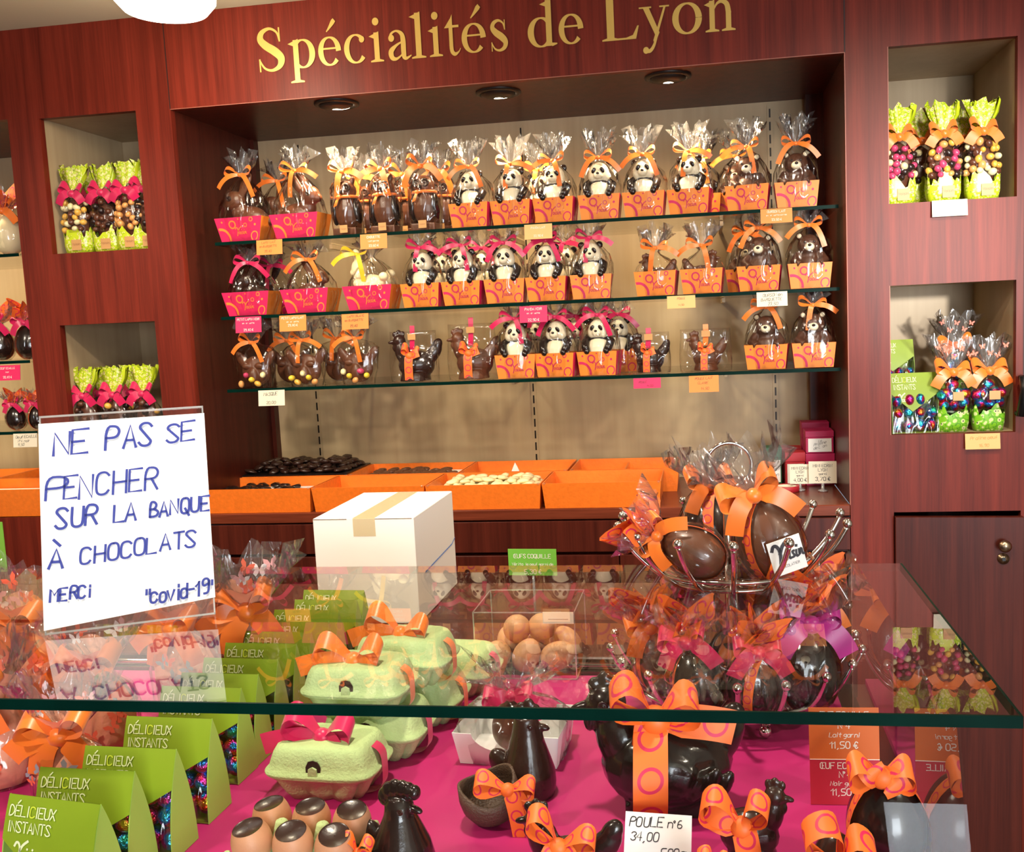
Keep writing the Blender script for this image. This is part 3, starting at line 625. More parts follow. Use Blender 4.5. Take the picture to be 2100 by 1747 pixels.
def price_card(name, rect, Y, lines, paper, label, ink=INKW, hand=False, group=None, lean=-.12, cat='price card'):
    """rect = (x0, x1, y_top, y_bottom) in the photo: the card hangs at depth Y"""
    x0, x1, y0, y1 = rect; a = AY(x0, (y0+y1)/2, Y); b = AY(x1, (y0+y1)/2, Y); t = AY((x0+x1)/2, y0, Y); bt = AY((x0+x1)/2, y1, Y)
    w = b.x-a.x; h = t.z-bt.z; o = thing(name, label, cat, ((a.x+b.x)/2, Y, bt.z), 0, group, rot=(lean, 0, 0))
    part('card', card_mb(w, h, [(s, k*h, None if x is None else x*w, z*h) for s, k, x, z in lines], hand), [paper, ink], o)
    mb = MB(); mb.box(-.008, .008, .0014, .004, h*.5, h-.002); part('card_clip', mb, [ACRE], o)
    return o

# ------------------------------------------------------------------ chocolate figures (base at z=0, facing -Y)
def tray_me(kind):
    w1, w0, d, h = (.108, .094, .07, .062) if kind != 'pink' else (.142, .112, .085, .064)
    mb = MB(); d1, d0 = d, d*.86; t = .0015
    def ring(w, dd, z): return [(-w/2, -dd/2, z), (w/2, -dd/2, z), (w/2, dd/2, z), (-w/2, dd/2, z)]
    b, tp, ti, bi = ring(w0, d0, 0), ring(w1, d1, h), ring(w1-2*t, d1-2*t, h), ring(w0-2*t, d0-2*t, t)
    v = b+tp+ti+bi
    f = []; ms = []
    for k in range(4):
        k2 = (k+1) % 4; side = k in (1, 3)
        f.append((k, k2, 4+k2, 4+k)); ms.append(1 if side else 0); f.append((4+k, 4+k2, 8+k2, 8+k)); ms.append(0); f.append((8+k, 8+k2, 12+k2, 12+k)); ms.append(0)
    f += [(3, 2, 1, 0), (12, 13, 14, 15)]; ms += [0, 0]
    for ff, mm in zip(f, ms): mb.add([v[i] for i in ff], [(0, 1, 2, 3)], mm, False)
    def P(u, q): # u in -1..1 across, q 0..1 up the front face
        w = w0+(w1-w0)*q; y = -(d0+(d1-d0)*q)/2-.0004; return Vector((u*w/2, y, q*h))
    def ringp(cu, cq, r, th, mi=2):
        n = 28
        for k in range(n):
            qs = []
            for rr, a in ((r, k), (r+th, k), (r+th, k+1), (r, k+1)):
                an = 2*PI*a/n; qs.append((cu+rr*math.cos(an)*h/(w1/2), cq+rr*math.sin(an)))
            if all(abs(u) < .99 and .01 < q < .99 for u, q in qs): mb.add([P(u, q) for u, q in qs], [(0, 1, 2, 3)], mi, False)
    ringp(-.86, .12, .36, .11); ringp(-.28, .70, .12, .06); ringp(.30, .66, .06, .03); ringp(.74, .20, .15, .05); ringp(.55, .88, .06, .035); ringp(-.72, .82, 0.0, .04); ringp(.74, .66, .0, .05); ringp(0, .92, .0, .03)
    logo(mb, P(.06, .30)+Vector((0, -.0005, 0)), (1, 0, 0), (0, -.08, 1), h*.27, 3, .085)
    mats = {'orange': [OBOX, PBOX, MAGR, INKBR], 'pink': [PBOX, OBOX, ORPR, ORPR]}[kind]
    mats[3] = MAGR if kind == 'orange' else ORPR
    return mb.mesh('tray', mats)
def panda_body():
    mb = MB(); mb.ell((0, -.003, .05), (.032, .030, .042)); mb.ell((0, -.004, .108), (.0265, .025, .026)); mb.ell((0, -.024, .1), (.0125, .0105, .010)); mb.ell((-.014, -.006, .10), (.014, .017, .017)); mb.ell((.014, -.006, .10), (.014, .017, .017))
    mb.ell((0, 0, .082), (.02, .019, .015)); return fuse('panda', mb, PCH)
def panda_parts():
    d = {}
    mb = MB(); mb.ell((0, 0, 0), (.0095, .005, .0095)); d['ear'] = (mb, [(-.023, .002, .127), (.023, .002, .127)], [(0, -.5, 0), (0, .5, 0)])
    mb = MB(); mb.ell((0, 0, 0), (.0056, .0030, .0078)); d['eye_patch'] = (mb, [(-.0108, -.0268, .1115), (.0108, -.0268, .1115)], [(.25, .45, .3), (.25, -.45, -.3)])
    mb = MB(); mb.ell((0, 0, 0), (.0042, .003, .003)); d['nose'] = (mb, [(0, -.0342, .1035)], [(0, 0, 0)])
    mb = MB(); mb.tube([(.023, .002, .086), (.034, -.010, .076), (.031, -.026, .062), (.026, -.031, .052)], [.010, .011, .0105, .009], 10); mb.ell((.026, -.031, .052), (.009, .009, .009))
    d['arm'] = (mb, [(0, 0, 0), (0, 0, 0)], [(0, 0, 0), (0, 0, 0)])
    mb = MB(); mb.ell((0, .004, .084), (.031, .025, .009)); d['shoulder_band'] = (mb, [(0, 0, 0)], [(0, 0, 0)])
    return d
def fig_panda(par):
    f = link('panda_figure', cached('panda', panda_body), par, (0, 0, .0125)); D = cached('pandap', lambda: {k: (v[0].mesh(k, [BCH]), v[1], v[2]) for k, v in panda_parts().items()})
    for k, (me, locs, rots) in D.items():
        for i, (l, r) in enumerate(zip(locs, rots)): link(k, me, f, l, r, (-1, 1, 1) if k == 'arm' and i else None)
    return f
def bear_body():
    mb = MB(); mb.ell((0, 0, .045), (.033, .03, .043)); mb.ell((0, -.004, .105), (.029, .026, .027)); mb.ell((-.023, 0, .128), (.0095, .006, .0095)); mb.ell((.023, 0, .128), (.0095, .006, .0095))
    mb.ell((0, 0, .08), (.022, .02, .015)); mb.tube([(.026, 0, .083), (.036, -.014, .066), (.022, -.032, .056)], [.011, .012, .01], 10); mb.tube([(-.026, 0, .083), (-.036, -.014, .066), (-.022, -.032, .056)], [.011, .012, .01], 10)
    return fuse('bear', mb, BEAR)
def fig_bear(par):
    f = link('bear_figure', cached('bear', bear_body), par, (0, 0, .004))
    def mk(fn): mb = MB(); fn(mb); return mb
    mz = cached('bearm', lambda: mk(lambda b: b.ell((0, 0, 0), (.0125, .011, .0105))).mesh('muzzle', [PCH])); link('muzzle', mz, f, (0, -.027, .099))
    nz = cached('bearn', lambda: mk(lambda b: b.ell((0, 0, 0), (.0045, .0035, .0035))).mesh('nose', [BCH])); link('nose', nz, f, (0, -.0375, .103))
    er = cached('beare', lambda: mk(lambda b: b.ell((0, 0, 0), (.006, .003, .006))).mesh('inner_ear', [PCH]))
    ey = cached('beary', lambda: mk(lambda b: b.ell((0, 0, 0), (.0026, .002, .003))).mesh('eye', [BCH]))
    for s in (-1, 1): link('inner_ear', er, f, (s*.0235, -.005, .1285)); link('eye', ey, f, (s*.011, -.0285, .1115))
    return f
def rabbit_body(m):
    mb = MB(); mb.ell((.012, 0, .044), (.046, .028, .038), (0, .15, 0)); mb.ell((-.026, -.006, .096), (.026, .022, .024)); mb.ell((-.016, 0, .07), (.022, .02, .022)); mb.ell((-.045, -.006, .09), (.012, .012, .011))
    mb.ell((-.004, .006, .135), (.011, .006, .034), (0, .35, 0)); mb.ell((.006, -.012, .128), (.011, .006, .034), (0, .55, 0)); mb.ell((.056, 0, .045), (.012, .012, .012)); mb.ell((.022, -.02, .03), (.026, .016, .028))
    mb.tube([(-.024, -.014, .05), (-.034, -.018, .01)], [.012, .009], 8); mb.tube([(-.02, .012, .05), (-.03, .014, .01)], [.012, .009], 8)
    return fuse('rabbit', mb, m)
def eye_me():
    mb = MB(); mb.M = Matrix.Rotation(PI/2, 4, 'X'); mb.lathe([(.0065, 0), (.0062, .002), (.005, .0022), (.0046, .001), (.003, .0016), (.0005, .0024)], 18); return mb.mesh('eye', [DCH])
def fig_rabbit(par, m, key, sc_=1.0, flip=1):
    f = link('rabbit_figure', cached('rab'+key, lambda: rabbit_body(m)), par, (0, .007, .004), None, (sc_*flip, sc_*.84, sc_)); e = cached('eye', eye_me)
    link('eye', e, f, (-.031, -.027, .1)); return f
def lamb_body():
    mb = MB(); rn = random.Random(4); mb.ell((.006, 0, .06), (.044, .028, .036), (0, .5, 0)); mb.ell((-.03, 0, .115), (.02, .018, .028)); mb.ell((-.042, 0, .105), (.012, .012, .012)); mb.ell((-.034, 0, .15), (.011, .008, .022), (0, -.2, 0))
    for k in range(26): mb.ell((rn.uniform(-.034, .046), rn.choice((-1, 1))*rn.uniform(.012, .024), rn.uniform(.035, .10)), (.013,)*3, n=10, k=6)
    mb.ell((.05, 0, .05), (.016, .014, .014)); return fuse('lamb', mb, WCH)
def owl_body():
    mb = MB(); mb.box(-.034, .034, -.026, .026, 0, .02); mb.ell((0, 0, .066), (.034, .029, .052)); mb.ell((0, -.002, .118), (.029, .026, .028)); mb.ell((-.019, -.002, .143), (.008, .007, .013), (0, -.4, 0)); mb.ell((.019, -.002, .143), (.008, .007, .013), (0, .4, 0))
    return fuse('owl', mb, MCH, it=3)
def fig_owl(par):
    f = link('owl_figure', cached('owl', owl_body), par)
    def wing(): mb = MB(); mb.ell((0, 0, 0), (.010, .02, .036), None, 0); return mb.mesh('wing', [BCH])
    def ring(): mb = MB(); mb.M = Matrix.Rotation(PI/2, 4, 'X'); mb.lathe([(.0115, 0), (.011, .003), (.007, .003), (.006, .001), (.0005, .004)], 20); return mb.mesh('eye', [DCH])
    def beak(): mb = MB(); mb.ell((0, 0, 0), (.004, .006, .007)); return mb.mesh('beak', [BCH])
    def tie(): mb = MB(); mb.tube([(.0305*math.cos(a), .027*math.sin(a), .101) for a in [2*PI*k/24 for k in range(24)]], .0045, 6, closed=True); mb.ell((-.008, -.029, .1), (.007, .005, .006)); mb.ribbon(bez((-.008, -.03, .1), (-.012, -.036, .09), (-.018, -.034, .076), 5), (1, 0, .4), .011); return mb.mesh('neck_ribbon', [ORIB])
    for s in (-1, 1): link('wing', cached('owlw', wing), f, (s*.031, 0, .066), (0, -s*.12, 0)); link('eye', cached('owle', ring), f, (s*.0125, -.0235, .124))
    link('beak', cached('owlb', beak), f, (0, -.029, .113)); link('neck_ribbon', cached('owlt', tie), f)
    return f
def hen_me(key, m, sc_=1.0):
    """small moulded hen looking to -X"""
    mb = MB(); mb.ell((.004, 0, .036), (.042, .027, .034)); mb.ell((-.026, 0, .066), (.018, .016, .03), (0, -.25, 0)); mb.ell((-.032, 0, .092), (.0145, .013, .0145)); mb.ell((.042, 0, .06), (.016, .011, .03), (0, .65, 0)); mb.ell((.052, 0, .078), (.012, .009, .018), (0, .5, 0))
    mb.ell((-.049, 0, .09), (.010, .0045, .0045), (0, -.2, 0)); mb.lathe([(.036, 0), (.034, .01), (.03, .02)], 20, cap0=True, cap1=True)
    for x, z in ((-.042, .107), (-.033, .111), (-.024, .108)): mb.ell((x, 0, z), (.0055, .004, .007))
    mb.ell((-.045, 0, .077), (.004, .004, .008))
    return fuse('hen', mb, m)

# ------------------------------------------------------------------ wrapped figures on the three glass shelves
ORD = ['first', 'second', 'third', 'fourth', 'fifth', 'sixth', 'seventh', 'eighth', 'ninth', 'tenth', 'eleventh', 'twelfth', 'thirteenth']
RIBN = {'orange': ORIB, 'pink': PRIB, 'violet': VRIB, 'yellow': YRIB}
def wrapper(par, key, prof, gath, mats=None, zig=.012, loc=(0, 0, 0), rot=None, nvar=4, sqr=2.6):
    v = wrapper.n % nvar; wrapper.n += 1
    me = cached(('wrap', key, v), lambda: wrap_mb(prof, v*7+len(key), gath=gath, zig=zig, sqr=sqr).mesh('wrapper', mats or [CELLO, CELLW]))
    return link('wrapper', me, par, loc, rot)
wrapper.n = 0
def bow(par, color, L, w, loc, v=0, rot=None, **kw):
    m = RIBN.get(color, RRIB if color == 'ring' else ORIB)
    me = cached(('bow', color, L, w, v, str(kw)), lambda: bow_mb(L, w, v, **kw).mesh('ribbon_bow', [m])); return link('ribbon_bow', me, par, loc, rot)
TAILS = [((-1.5, -.8), (1.0, -1.5)), ((-.35, -1.7), (1.6, -.55)), ((-1.7, -.6), (.5, -1.8)), ((-1.2, -1.3), (1.5, -1.0))]
PROF = {'orange': [(.0008, .0485, .0325, 0), (.03, .0525, .036, .01), (.063, .0565, .0385, .03), (.09, .052, .036, .10), (.115, .043, .032, .14), (.136, .027, .023, .14), (.151, .010, .010, .22), (.157, .0075, .0075, .3), (.166, .013, .011, .35), (.187, .022, .015, .45), (.218, .036, .019, .5)],
        'pink': [(.0008, .0575, .0405, 0), (.03, .066, .043, .01), (.065, .0735, .046, .03), (.10, .064, .042, .10), (.135, .045, .034, .15), (.160, .026, .022, .15), (.174, .010, .010, .22), (.18, .008, .008, .3), (.19, .014, .012, .35), (.21, .024, .016, .45), (.235, .036, .02, .5)],
        'small': [(.0008, .0485, .0325, 0), (.03, .0525, .036, .01), (.063, .0565, .0385, .02), (.078, .05, .036, .06), (.095, .03, .025, .14), (.108, .010, .010, .22), (.113, .0075, .0075, .3), (.122, .013, .011, .35), (.142, .024, .015, .45), (.17, .036, .019, .5)]}
PROF['orange2'] = PROF['orange'][:-2]+[(.174, .020, .014, .45), (.184, .03, .018, .5)]
PROF['pink2'] = [(z*.80, a, b, c) for z, a, b, c in PROF['pink'][:-2]]+[(.166, .024, .016, .45), (.182, .036, .02, .5)]
def package(name, lab, cat, loc, tray, ribbon, fig, v, rz=0, group=None, prof=None, bz=None):
    o = thing(name, lab, cat, loc, rz, group)
    link('tray', cached('tray'+tray, lambda: tray_me(tray)), o, (0, 0, .0012)); fig(o)
    pf = prof or (tray if loc[2] > 1.7 or tray == 'small' else tray+'2'); wrapper(o, pf, PROF[pf], 6)
    z = bz or PROF[pf][7][0]; L = .034 if 'pink' not in pf else .038
    bow(o, ribbon, L*1.08, .0128, (0, -.012, z), v % 4, tails=TAILS[v % 4], fwd=.35, loops=((14, 24), (30, 8), (8, 34), (22, 18))[v % 4])
    return o
SHN = {1: 'top', 2: 'middle', 3: 'bottom'}
def edge_y(s, px): return {1: 498-73*(px-443)/1272, 2: 653-61*(px-455)/1262, 3: 803-47*(px-463)/1267}[s]-8
def spot(s, px, yc=.112):
    return Vector((AY(px, edge_y(s, px), yc-.03).x, yc, SH[s]+.0045))
def pandas(s, pxs, ribbon, y=.112, back=False, v0=0):
    for i, px in enumerate(pxs):
        where = ('%s of the back row' % ORD[i]) if back else '%s of the front row' % ORD[i]
        package('panda_package', 'wrapped panda with %s bow on the %s shelf, %s from left' % (ribbon, SHN[s], where), 'chocolate panda', spot(s, px, y), 'orange', ribbon, fig_panda, i+v0, R(random.Random(px).uniform(-10, 6)), 'wrapped chocolate pandas')
def bears(s, pxs, y=.112, back=False):
    for i, px in enumerate(pxs):
        lab = 'brown bear in orange tray on the %s shelf, %s' % (SHN[s], 'half hidden behind the others' if back else ('left of the pair', 'right of the pair')[i])
        package('bear_package', lab, 'chocolate bear', spot(s, px, y), 'orange', 'orange', fig_bear, i+s+1, R(-8+5*i), 'wrapped chocolate bears')
pandas(1, (965, 1050, 1138, 1230, 1322, 1416), 'orange'); pandas(2, (865, 949, 1035, 1122, 1212), 'pink', v0=1); pandas(3, (1057, 1142, 1229), 'pink', v0=2)
pandas(1, (1105, 1440), 'orange', .238, True, 1); pandas(2, (905, 990, 1160), 'pink', .238, True, 3); pandas(3, (1098, 1184, 1270), 'pink', .238, True, 1)
bears(1, (1536, 1636)); bears(2, (1560, 1663)); bears(3, (1575, 1671)); bears(1, (1512,), .238, True); bears(2, (1534,), .238, True)
def rab(m, key, flip=1, sc_=1.15): return lambda par: fig_rabbit(par, m, key, sc_, flip)
for i, (s, px, y, m, key, rb, lab) in enumerate((
    (1, 497, .122, MCH, 'milk', 'orange', 'milk chocolate rabbit in pink tray at the left end of the top shelf'),
    (1, 610, .118, MCH, 'milk', 'orange', 'milk chocolate rabbit in pink tray, second from left on the top shelf'),
    (1, 572, .26, MCH, 'milk', 'orange', 'milk chocolate rabbit package behind the two pink trays on the top shelf'),
    (2, 512, .122, DCH, 'dark', 'pink', 'dark chocolate rabbit in pink tray with pink ribbon, left end of middle shelf'),
    (2, 632, .120, MCH, 'milk', 'orange', 'milk chocolate rabbit in pink tray with orange bow on the middle shelf'),
    (2, 560, .27, DCH, 'dark', 'pink', 'dark wrapped rabbit behind the first pink trays of the middle shelf'))):
    package('rabbit_package', lab, 'chocolate rabbit', spot(s, px, y), 'pink', rb, rab(m, key, -1 if i in (1, 4) else 1, 1.15 if s == 1 else .95), i, R(-4), 'wrapped rabbits in pink trays')
def fig_lamb(par): return link('lamb_figure', cached('lamb', lamb_body), par, (-.004, 0, .004), None, (1.1, 1, .95))
o = package('lamb_package', 'cream white chocolate animal with yellow bow in pink tray, middle shelf', 'white chocolate figure', spot(2, 760, .120), 'pink', 'yellow', fig_lamb, 2, R(-4), bz=.15)
[c for c in o.children if c.name.startswith('ribbon_bow')][0].location = (-.034, -.014, .150)
# owls standing straight on the shelf in clear bags
OWL = [(.0006, .040, .031, 0), (.04, .043, .034, .05), (.09, .042, .034, .08), (.125, .038, .032, .1), (.15, .024, .022, .15), (.163, .0105, .0105, .2), (.169, .009, .009, .3), (.178, .014, .012, .35), (.195, .022, .016, .4), (.22, .034, .02, .5)]
for i, (px, y) in enumerate(((707, .112), (786, .112), (868, .112), (905, .215), (745, .22), (830, .22))):
    front = i < 3
    o = thing('owl_package', 'chocolate owl in clear bag, %s' % ((ORD[i]+' owl from left on the top shelf') if front else ('%s owl of the rear row on the top shelf' % ('rightmost', 'leftmost', 'middle')[i-3])), 'chocolate owl', spot(1, px, y), R(-6), 'bagged owls on the top shelf')
    fig_owl(o); wrapper(o, 'owl', OWL, 5); bow(o, 'orange', .04, .017, (0, -.014, .167), i % 3, tails=TAILS[(i+1) % 4], fwd=.3)
    mb = MB(); mb.box(-.011, .011, -.0005, .0005, 0, .02); text(mb, 'Voisin', (0, -.0008, .008), (1, 0, 0), (0, 0, 1), .004, mat=1, center=True); part('label', mb, [TAGB, INKBR], o, loc=(.004, -.0365, .006))
# two small hens nestled in orange trays
for i, px in enumerate((1347, 1442)):
    def fg(par): return link('hen_figure', cached('hen_m', lambda: hen_me('m', MCH)), par, (0, .002, .018), (0, 0, PI*i), .80)
    package('hen_package', 'small chocolate hen hidden in orange tray under cellophane, middle shelf, %s of two' % ('left', 'right')[i], 'chocolate hen', spot(2, px), 'orange', 'orange', fg, i+1, R(-6), 'hens in orange trays', prof='small')
# chocolate masks in wide bags with little sugar eggs
def mask_me():
    mb = MB(); mb.ell((0, 0, .044), (.043, .018, .042)); mb.ell((0, -.014, .03), (.016, .014, .026)); mb.ell((-.04, 0, .074), (.014, .008, .03), (0, -.6, 0)); mb.ell((.04, 0, .074), (.014, .008, .03), (0, .6, 0)); mb.ell((-.02, -.016, .058), (.013, .006, .008)); mb.ell((.02, -.016, .058), (.013, .006, .008))
    return fuse('mask', mb, MCH)
MASK = [(.0006, .044, .026, 0), (.04, .052, .03, .05), (.08, .059, .029, .07), (.098, .064, .020, .05), (.110, .050, .014, .10), (.122, .012, .010, .2), (.127, .009, .009, .3), (.136, .016, .012, .35), (.155, .028, .016, .4), (.175, .042, .02, .5)]
egg_sm = MB().ell((0, 0, 0), (.0078, .0078, .010), n=12, k=8)
def small_egg(par, i, loc): return link('sugar_egg', cached(('segg', i % 6), lambda: egg_sm.mesh('sugar_egg', [(CANDY[1], CANDY[2], HATCH, CANDY[5], CANDY[3], HATCH)[i % 6]])), par, loc, (i, .7*i, 0))
for i, px in enumerate((517, 622, 729)):
    o = thing('mask_package', 'chocolate mask bag with sugar eggs on the bottom shelf, %s' % ('left end', 'second from left', 'third from left')[i], 'chocolate mask', spot(3, px, .105), R(-5), 'bagged masks on the bottom shelf')
    link('mask_figure', cached('mask', mask_me), o, (0, .002, .002)); wrapper(o, 'mask', MASK, 5); bow(o, 'orange', .036, .0125, (0, -.013, .125), i, tails=TAILS[i], fwd=.3)
    for k in range(5): small_egg(o, k+i*2, (-.034+.017*k, -.0235, .012+.012*((k*2+i) % 3)))
for i, (px, y) in enumerate(((590, .2), (690, .2))):
    o = thing('mask_package', 'brown chocolate mask bag in the rear row of the bottom shelf, %s one' % ('left', 'right')[i], 'chocolate mask', spot(3, px, y), 0, 'bagged masks on the bottom shelf')
    link('mask_figure', cached('mask', mask_me), o, (0, .002, .002)); wrapper(o, 'mask', MASK, 5); bow(o, 'orange', .036, .0125, (0, -.013, .125), i+1, tails=TAILS[i], fwd=.3)
# flat pouches with a hen and a ring-printed bow
def pouch_mb(w, h, d):
    rn = random.Random(5); mb = MB(); rows = []
    for i in range(11):
        t = i/10; dd = d*math.sin(min(1, t*1.25+.12)*PI*.92)**.7*.5+.0006; ww = w/2*(1+.03*math.sin(5*t)); row = []
        for k in range(32):
            a = 2*PI*k/32; row.append(((abs(math.cos(a))**.7)*(1 if math.cos(a) > 0 else -1)*ww, (abs(math.sin(a))**.9)*(1 if math.sin(a) > 0 else -1)*dd*(1+rn.uniform(-.12, .12)), t*h+rn.uniform(-.001, .001)))
        rows.append(row)
    mb.loft(rows, 0, True, True); return mb
for i, (px, w, h, m, rb, lab, key) in enumerate((
    (845, .135, .135, DCH, 'pink', 'flat clear pouch with dark hen and pink ribbon, left of two beside the pandas', 'd'),
    (966, .135, .148, MCH, 'pink', 'flat clear pouch with brown hen and pink ribbon, touching the bottom shelf pandas', 'm'),
    (1330, .112, .105, DCH, 'pink', 'small flat pouch with dark hen and pink ribbon right of the bottom pandas', 'd'),
    (1448, .132, .108, MCH, 'orange', 'small flat pouch with brown hen and orange ribbon on the bottom shelf', 'm'))):
    o = thing('hen_pouch', lab, 'chocolate hen', spot(3, px, .112), R(-4), 'hen pouches on the bottom shelf'); s_ = 1.18 if i < 2 else .88
    link('hen_figure', cached('hen_'+key, lambda: hen_me(key, m)), o, (0, .004, .003), (0, 0, .3), s_)
    link('pouch', cached(('pouch', w, h), lambda: pouch_mb(w, h, .062 if i < 2 else .055).mesh('pouch', [CELLF])), o, (0, 0, .0006))
    bow(o, 'ring', .026*s_, .02*s_, (0, -.026, .060*s_), i, tails=((-.1, -2.1), (.9, .3)), loops=(50, 30), fwd=.3)
    mb = MB(); mb.ribbon(bez((0, -.012, h*.62), (.004, -.014, h*.85), (.002, -.006, h*1.12), 8), (1, 0, 0), .0135); part('hang_ribbon', mb, [RIBN[rb]], o)
    mb = MB(); mb.box(-.011, .011, -.0006, .0006, -.008, .008); part('gold_tag', mb, [TAGB], o, loc=(.003, -.0165, h*.90))

# price cards along the shelf edges
YE = .058
def pc(rect, lines, paper, lab, ink=INKW, hand=False, Y=YE): return price_card('price_card', rect, Y, lines, paper, lab, ink, hand, 'price cards')
pc((525, 578, 491, 522), [('LAPIN LAIT', .15, -.3, .74), ('en BARQUETTE', .14, -.38, .48), ('29,80', .15, -.2, .14)], CARDO, 'orange handwritten price card under the pink trays of the top shelf', INKBR, True)
pc((738, 793, 479, 510), [('CHOUETTE', .15, None, .72), ('Lait garnie', .1, None, .48), ('23,60 €', .15, None, .14)], CARDO, 'orange printed price card under the owls')
pc((1075, 1132, 459, 490), [('PANDA LAIT', .14, None, .7), ('22,90 €', .14, None, .15)], CARDL, 'pale orange price card under the top shelf pandas')
pc((1560, 1625, 427, 457), [('OURSON LAIT', .16, None, .72), ('en barquette carree', .1, None, .5), ('23,50 €', .15, None, .16)], CARDO, 'orange printed price card under the top shelf bears')
pc((482, 535, 649, 682), [('PETIT LAPIN NOIR', .14, None, .76), ('en barquette', .09, None, .55), ('29,80 €', .14, None, .1)], CARDP, 'bright pink price card at the left end of the middle shelf')
pc((572, 627, 646, 679), [('PETIT LAPIN LAIT', .14, None, .76), ('en barquette', .09, None, .55), ('29,80 €', .14, None, .3)], CARDO, 'orange price card under the second pink tray of the middle shelf')
pc((700, 755, 643, 675), [('LAPIN BLANC', .15, -.3, .76), ('en BARQUETTE', .14, -.38, .5), ('29,80', .15, -.2, .14)], CARDO, 'orange handwritten price card under the white chocolate animal', INKK, True)
pc((1065, 1122, 627, 661), [('PANDA NOIR', .15, None, .74), ('en barquette', .09, None, .52), ('22,90 €', .15, None, .08)], CARDP, 'bright pink price card under the middle shelf pandas')
pc((1368, 1426, 606, 632), [('POULE', .16, None, .7), ('14,50', .14, None, .2)], CARDL, 'pale orange price card under the two small hen trays', INKBR)
pc((1552, 1615, 598, 628), [('OURSON en', .2, -.3, .66), ('BARQUETTE', .2, -.36, .36), ('23,50', .2, -.15, .06)], CARDW, 'cream handwritten price card under the middle shelf bears', INKK, True)
pc((529, 583, 800, 832), [('MASQUE', .2, -.3, .64), ('20,00', .18, -.2, .1)], CARDW, 'cream handwritten price card under the masks at lower left', INKK, True)
pc((1299, 1355, 775, 796), [('POULE', .2, -.3, .5), ('14,50', .18, 0, .14)], CARDP, 'small pink price card under the bottom shelf hen pouch', INKK, True)
pc((1413, 1474, 770, 804), [('POULE LAIT', .15, -.3, .74), ('CLAIRE', .14, -.2, .48), ('14,50', .15, -.1, .14)], CARDO, 'orange handwritten price card under the last flat pouch', INKBR, True)
pc((1912, 1985, 409, 443), [], CARDW, 'blank white price card below the upper right niche', Y=-.012)
pc((1980, 2052, 889, 921), [('Praline oeuf', .2, -.36, .6), ('16,90', .18, -.1, .14)], CARDL, 'orange handwritten price card below the lower right niche', CARDO, True, Y=-.012)
pc((-12, 40, 749, 780), [('OEUF ECAILLE', .13, None, .74), ('Noir', .1, None, .5), ('20,80 €', .14, None, .14)], CARDP, 'pink price card on a glass shelf at the left edge', Y=.055)
pc((26, 75, 889, 917), [('Oeuf ECAILLE', .2, -.4, .64), ('N°4  noir', .18, -.3, .36), ('11,50', .18, -.3, .1)], CARDW, 'cream handwritten price card on the lowest left shelf', INKK, True, Y=.055)

# ------------------------------------------------------------------ bags in the wall niches
cand = MB().ell((0, 0, 0), (.0078, .0078, .0092), n=12, k=8)
def candies(par, n, seed, a, b, z0, z1, pal, size=1):
    rn = random.Random(seed); pts = []
    for t in range(n*40):
        if len(pts) >= n: break
        th = rn.uniform(-2.9, -.2); z = rn.uniform(z0, z1); k = 1-.28*max(0, (z-z0)/(z1-z0)-.45)
        p = Vector((a*k*math.cos(th), b*k*math.sin(th), z))
        if all((p-q).length > .0125*size for q in pts): pts.append(p)
    for i, p in enumerate(pts):
        c = pal[rn.randrange(len(pal))]
        link('candy', cached(('candy', c), lambda: cand.mesh('candy', [CANDY[c]])), par, p, (rn.uniform(0, 3), rn.uniform(0, 3), 0), size*rn.uniform(.85, 1.12))
    mb = MB(); mb.lathe([(.6, z0-.03), (.82, z0), (.80, (z0+z1)/2), (.55, z1), (.1, z1+.012)], 16, sx=a, sy=b, cap0=True, cap1=True); part('filling', mb, [CANDY[0]], par)
def candy_bag(loc, rib, pal, seed, lab, group, n=26, sc_=1.0, rz=0, label=True):
    o = thing('candy_bag', lab, 'bag of sweets', loc, rz, group, scale=sc_)
    mb = wrap_mb([(.0006, .033, .021, 0), (.02, .0365, .0235, .02), (.052, .037, .024, .03)], seed, sqr=3.2); part('printed_base', mb, [GPRINT], o)
    candies(o, n, seed, .035, .022, .058, .128, pal)
    wrapper(o, 'candy', [(.0523, .0375, .0245, .02), (.08, .038, .025, .05), (.11, .033, .023, .08), (.132, .021, .017, .12), (.145, .011, .010, .2), (.150, .010, .009, .2)], 5)
    mb = wrap_mb([(.150, .010, .009, .1), (.165, .017, .010, .15), (.19, .030, .010, .2), (.215, .036, .008, .2)], seed+3, sqr=2.2, zig=.006); mb.f = [f for f in mb.f if len(f) == 4]; mb.m = mb.m[:len(mb.f)]; mb.sm = mb.sm[:len(mb.f)]; mb.uv = mb.uv[:len(mb.f)]
    part('printed_top', mb, [GPRINT], o)
    bow(o, rib, .034, .022, (0, -.013, .148), seed % 3, loops=(32, 36), tails=((-1.0, -.75), (.95, -.7)), fwd=.3)
    if label:
        mb = MB(); mb.box(-.013, .013, -.0006, .0006, 0, .026); text(mb, 'Voisin', (0, -.0009, .012), (1, 0, 0), (0, 0, 1), .0055, mat=1, center=True); part('label', mb, [TAGB, INKBR], o, loc=(.006, -.0255, .008))
    return o
n1, n2, n3, n4 = NICH
for i, (px, y) in enumerate(((157, .05), (217, .062), (266, .05), (303, .055), (190, .14), (245, .15))):
    x = AY(px, 512, y-.02).x
    candy_bag((x, y, n1[2]+.0005), 'pink', ((0, 3, 5), (4, 0, 0), (1, 0, 1), (0, 4))[i % 4], 11+i, 'lime printed bag with pink bow in the upper left niche, %s' % ('leftmost in front', 'second in front', 'third in front', 'rightmost in front', 'left one behind', 'right one behind')[i], 'bags with pink bows in the upper left niche', n=20 if i < 4 else 4, label=i < 4, sc_=1.08)
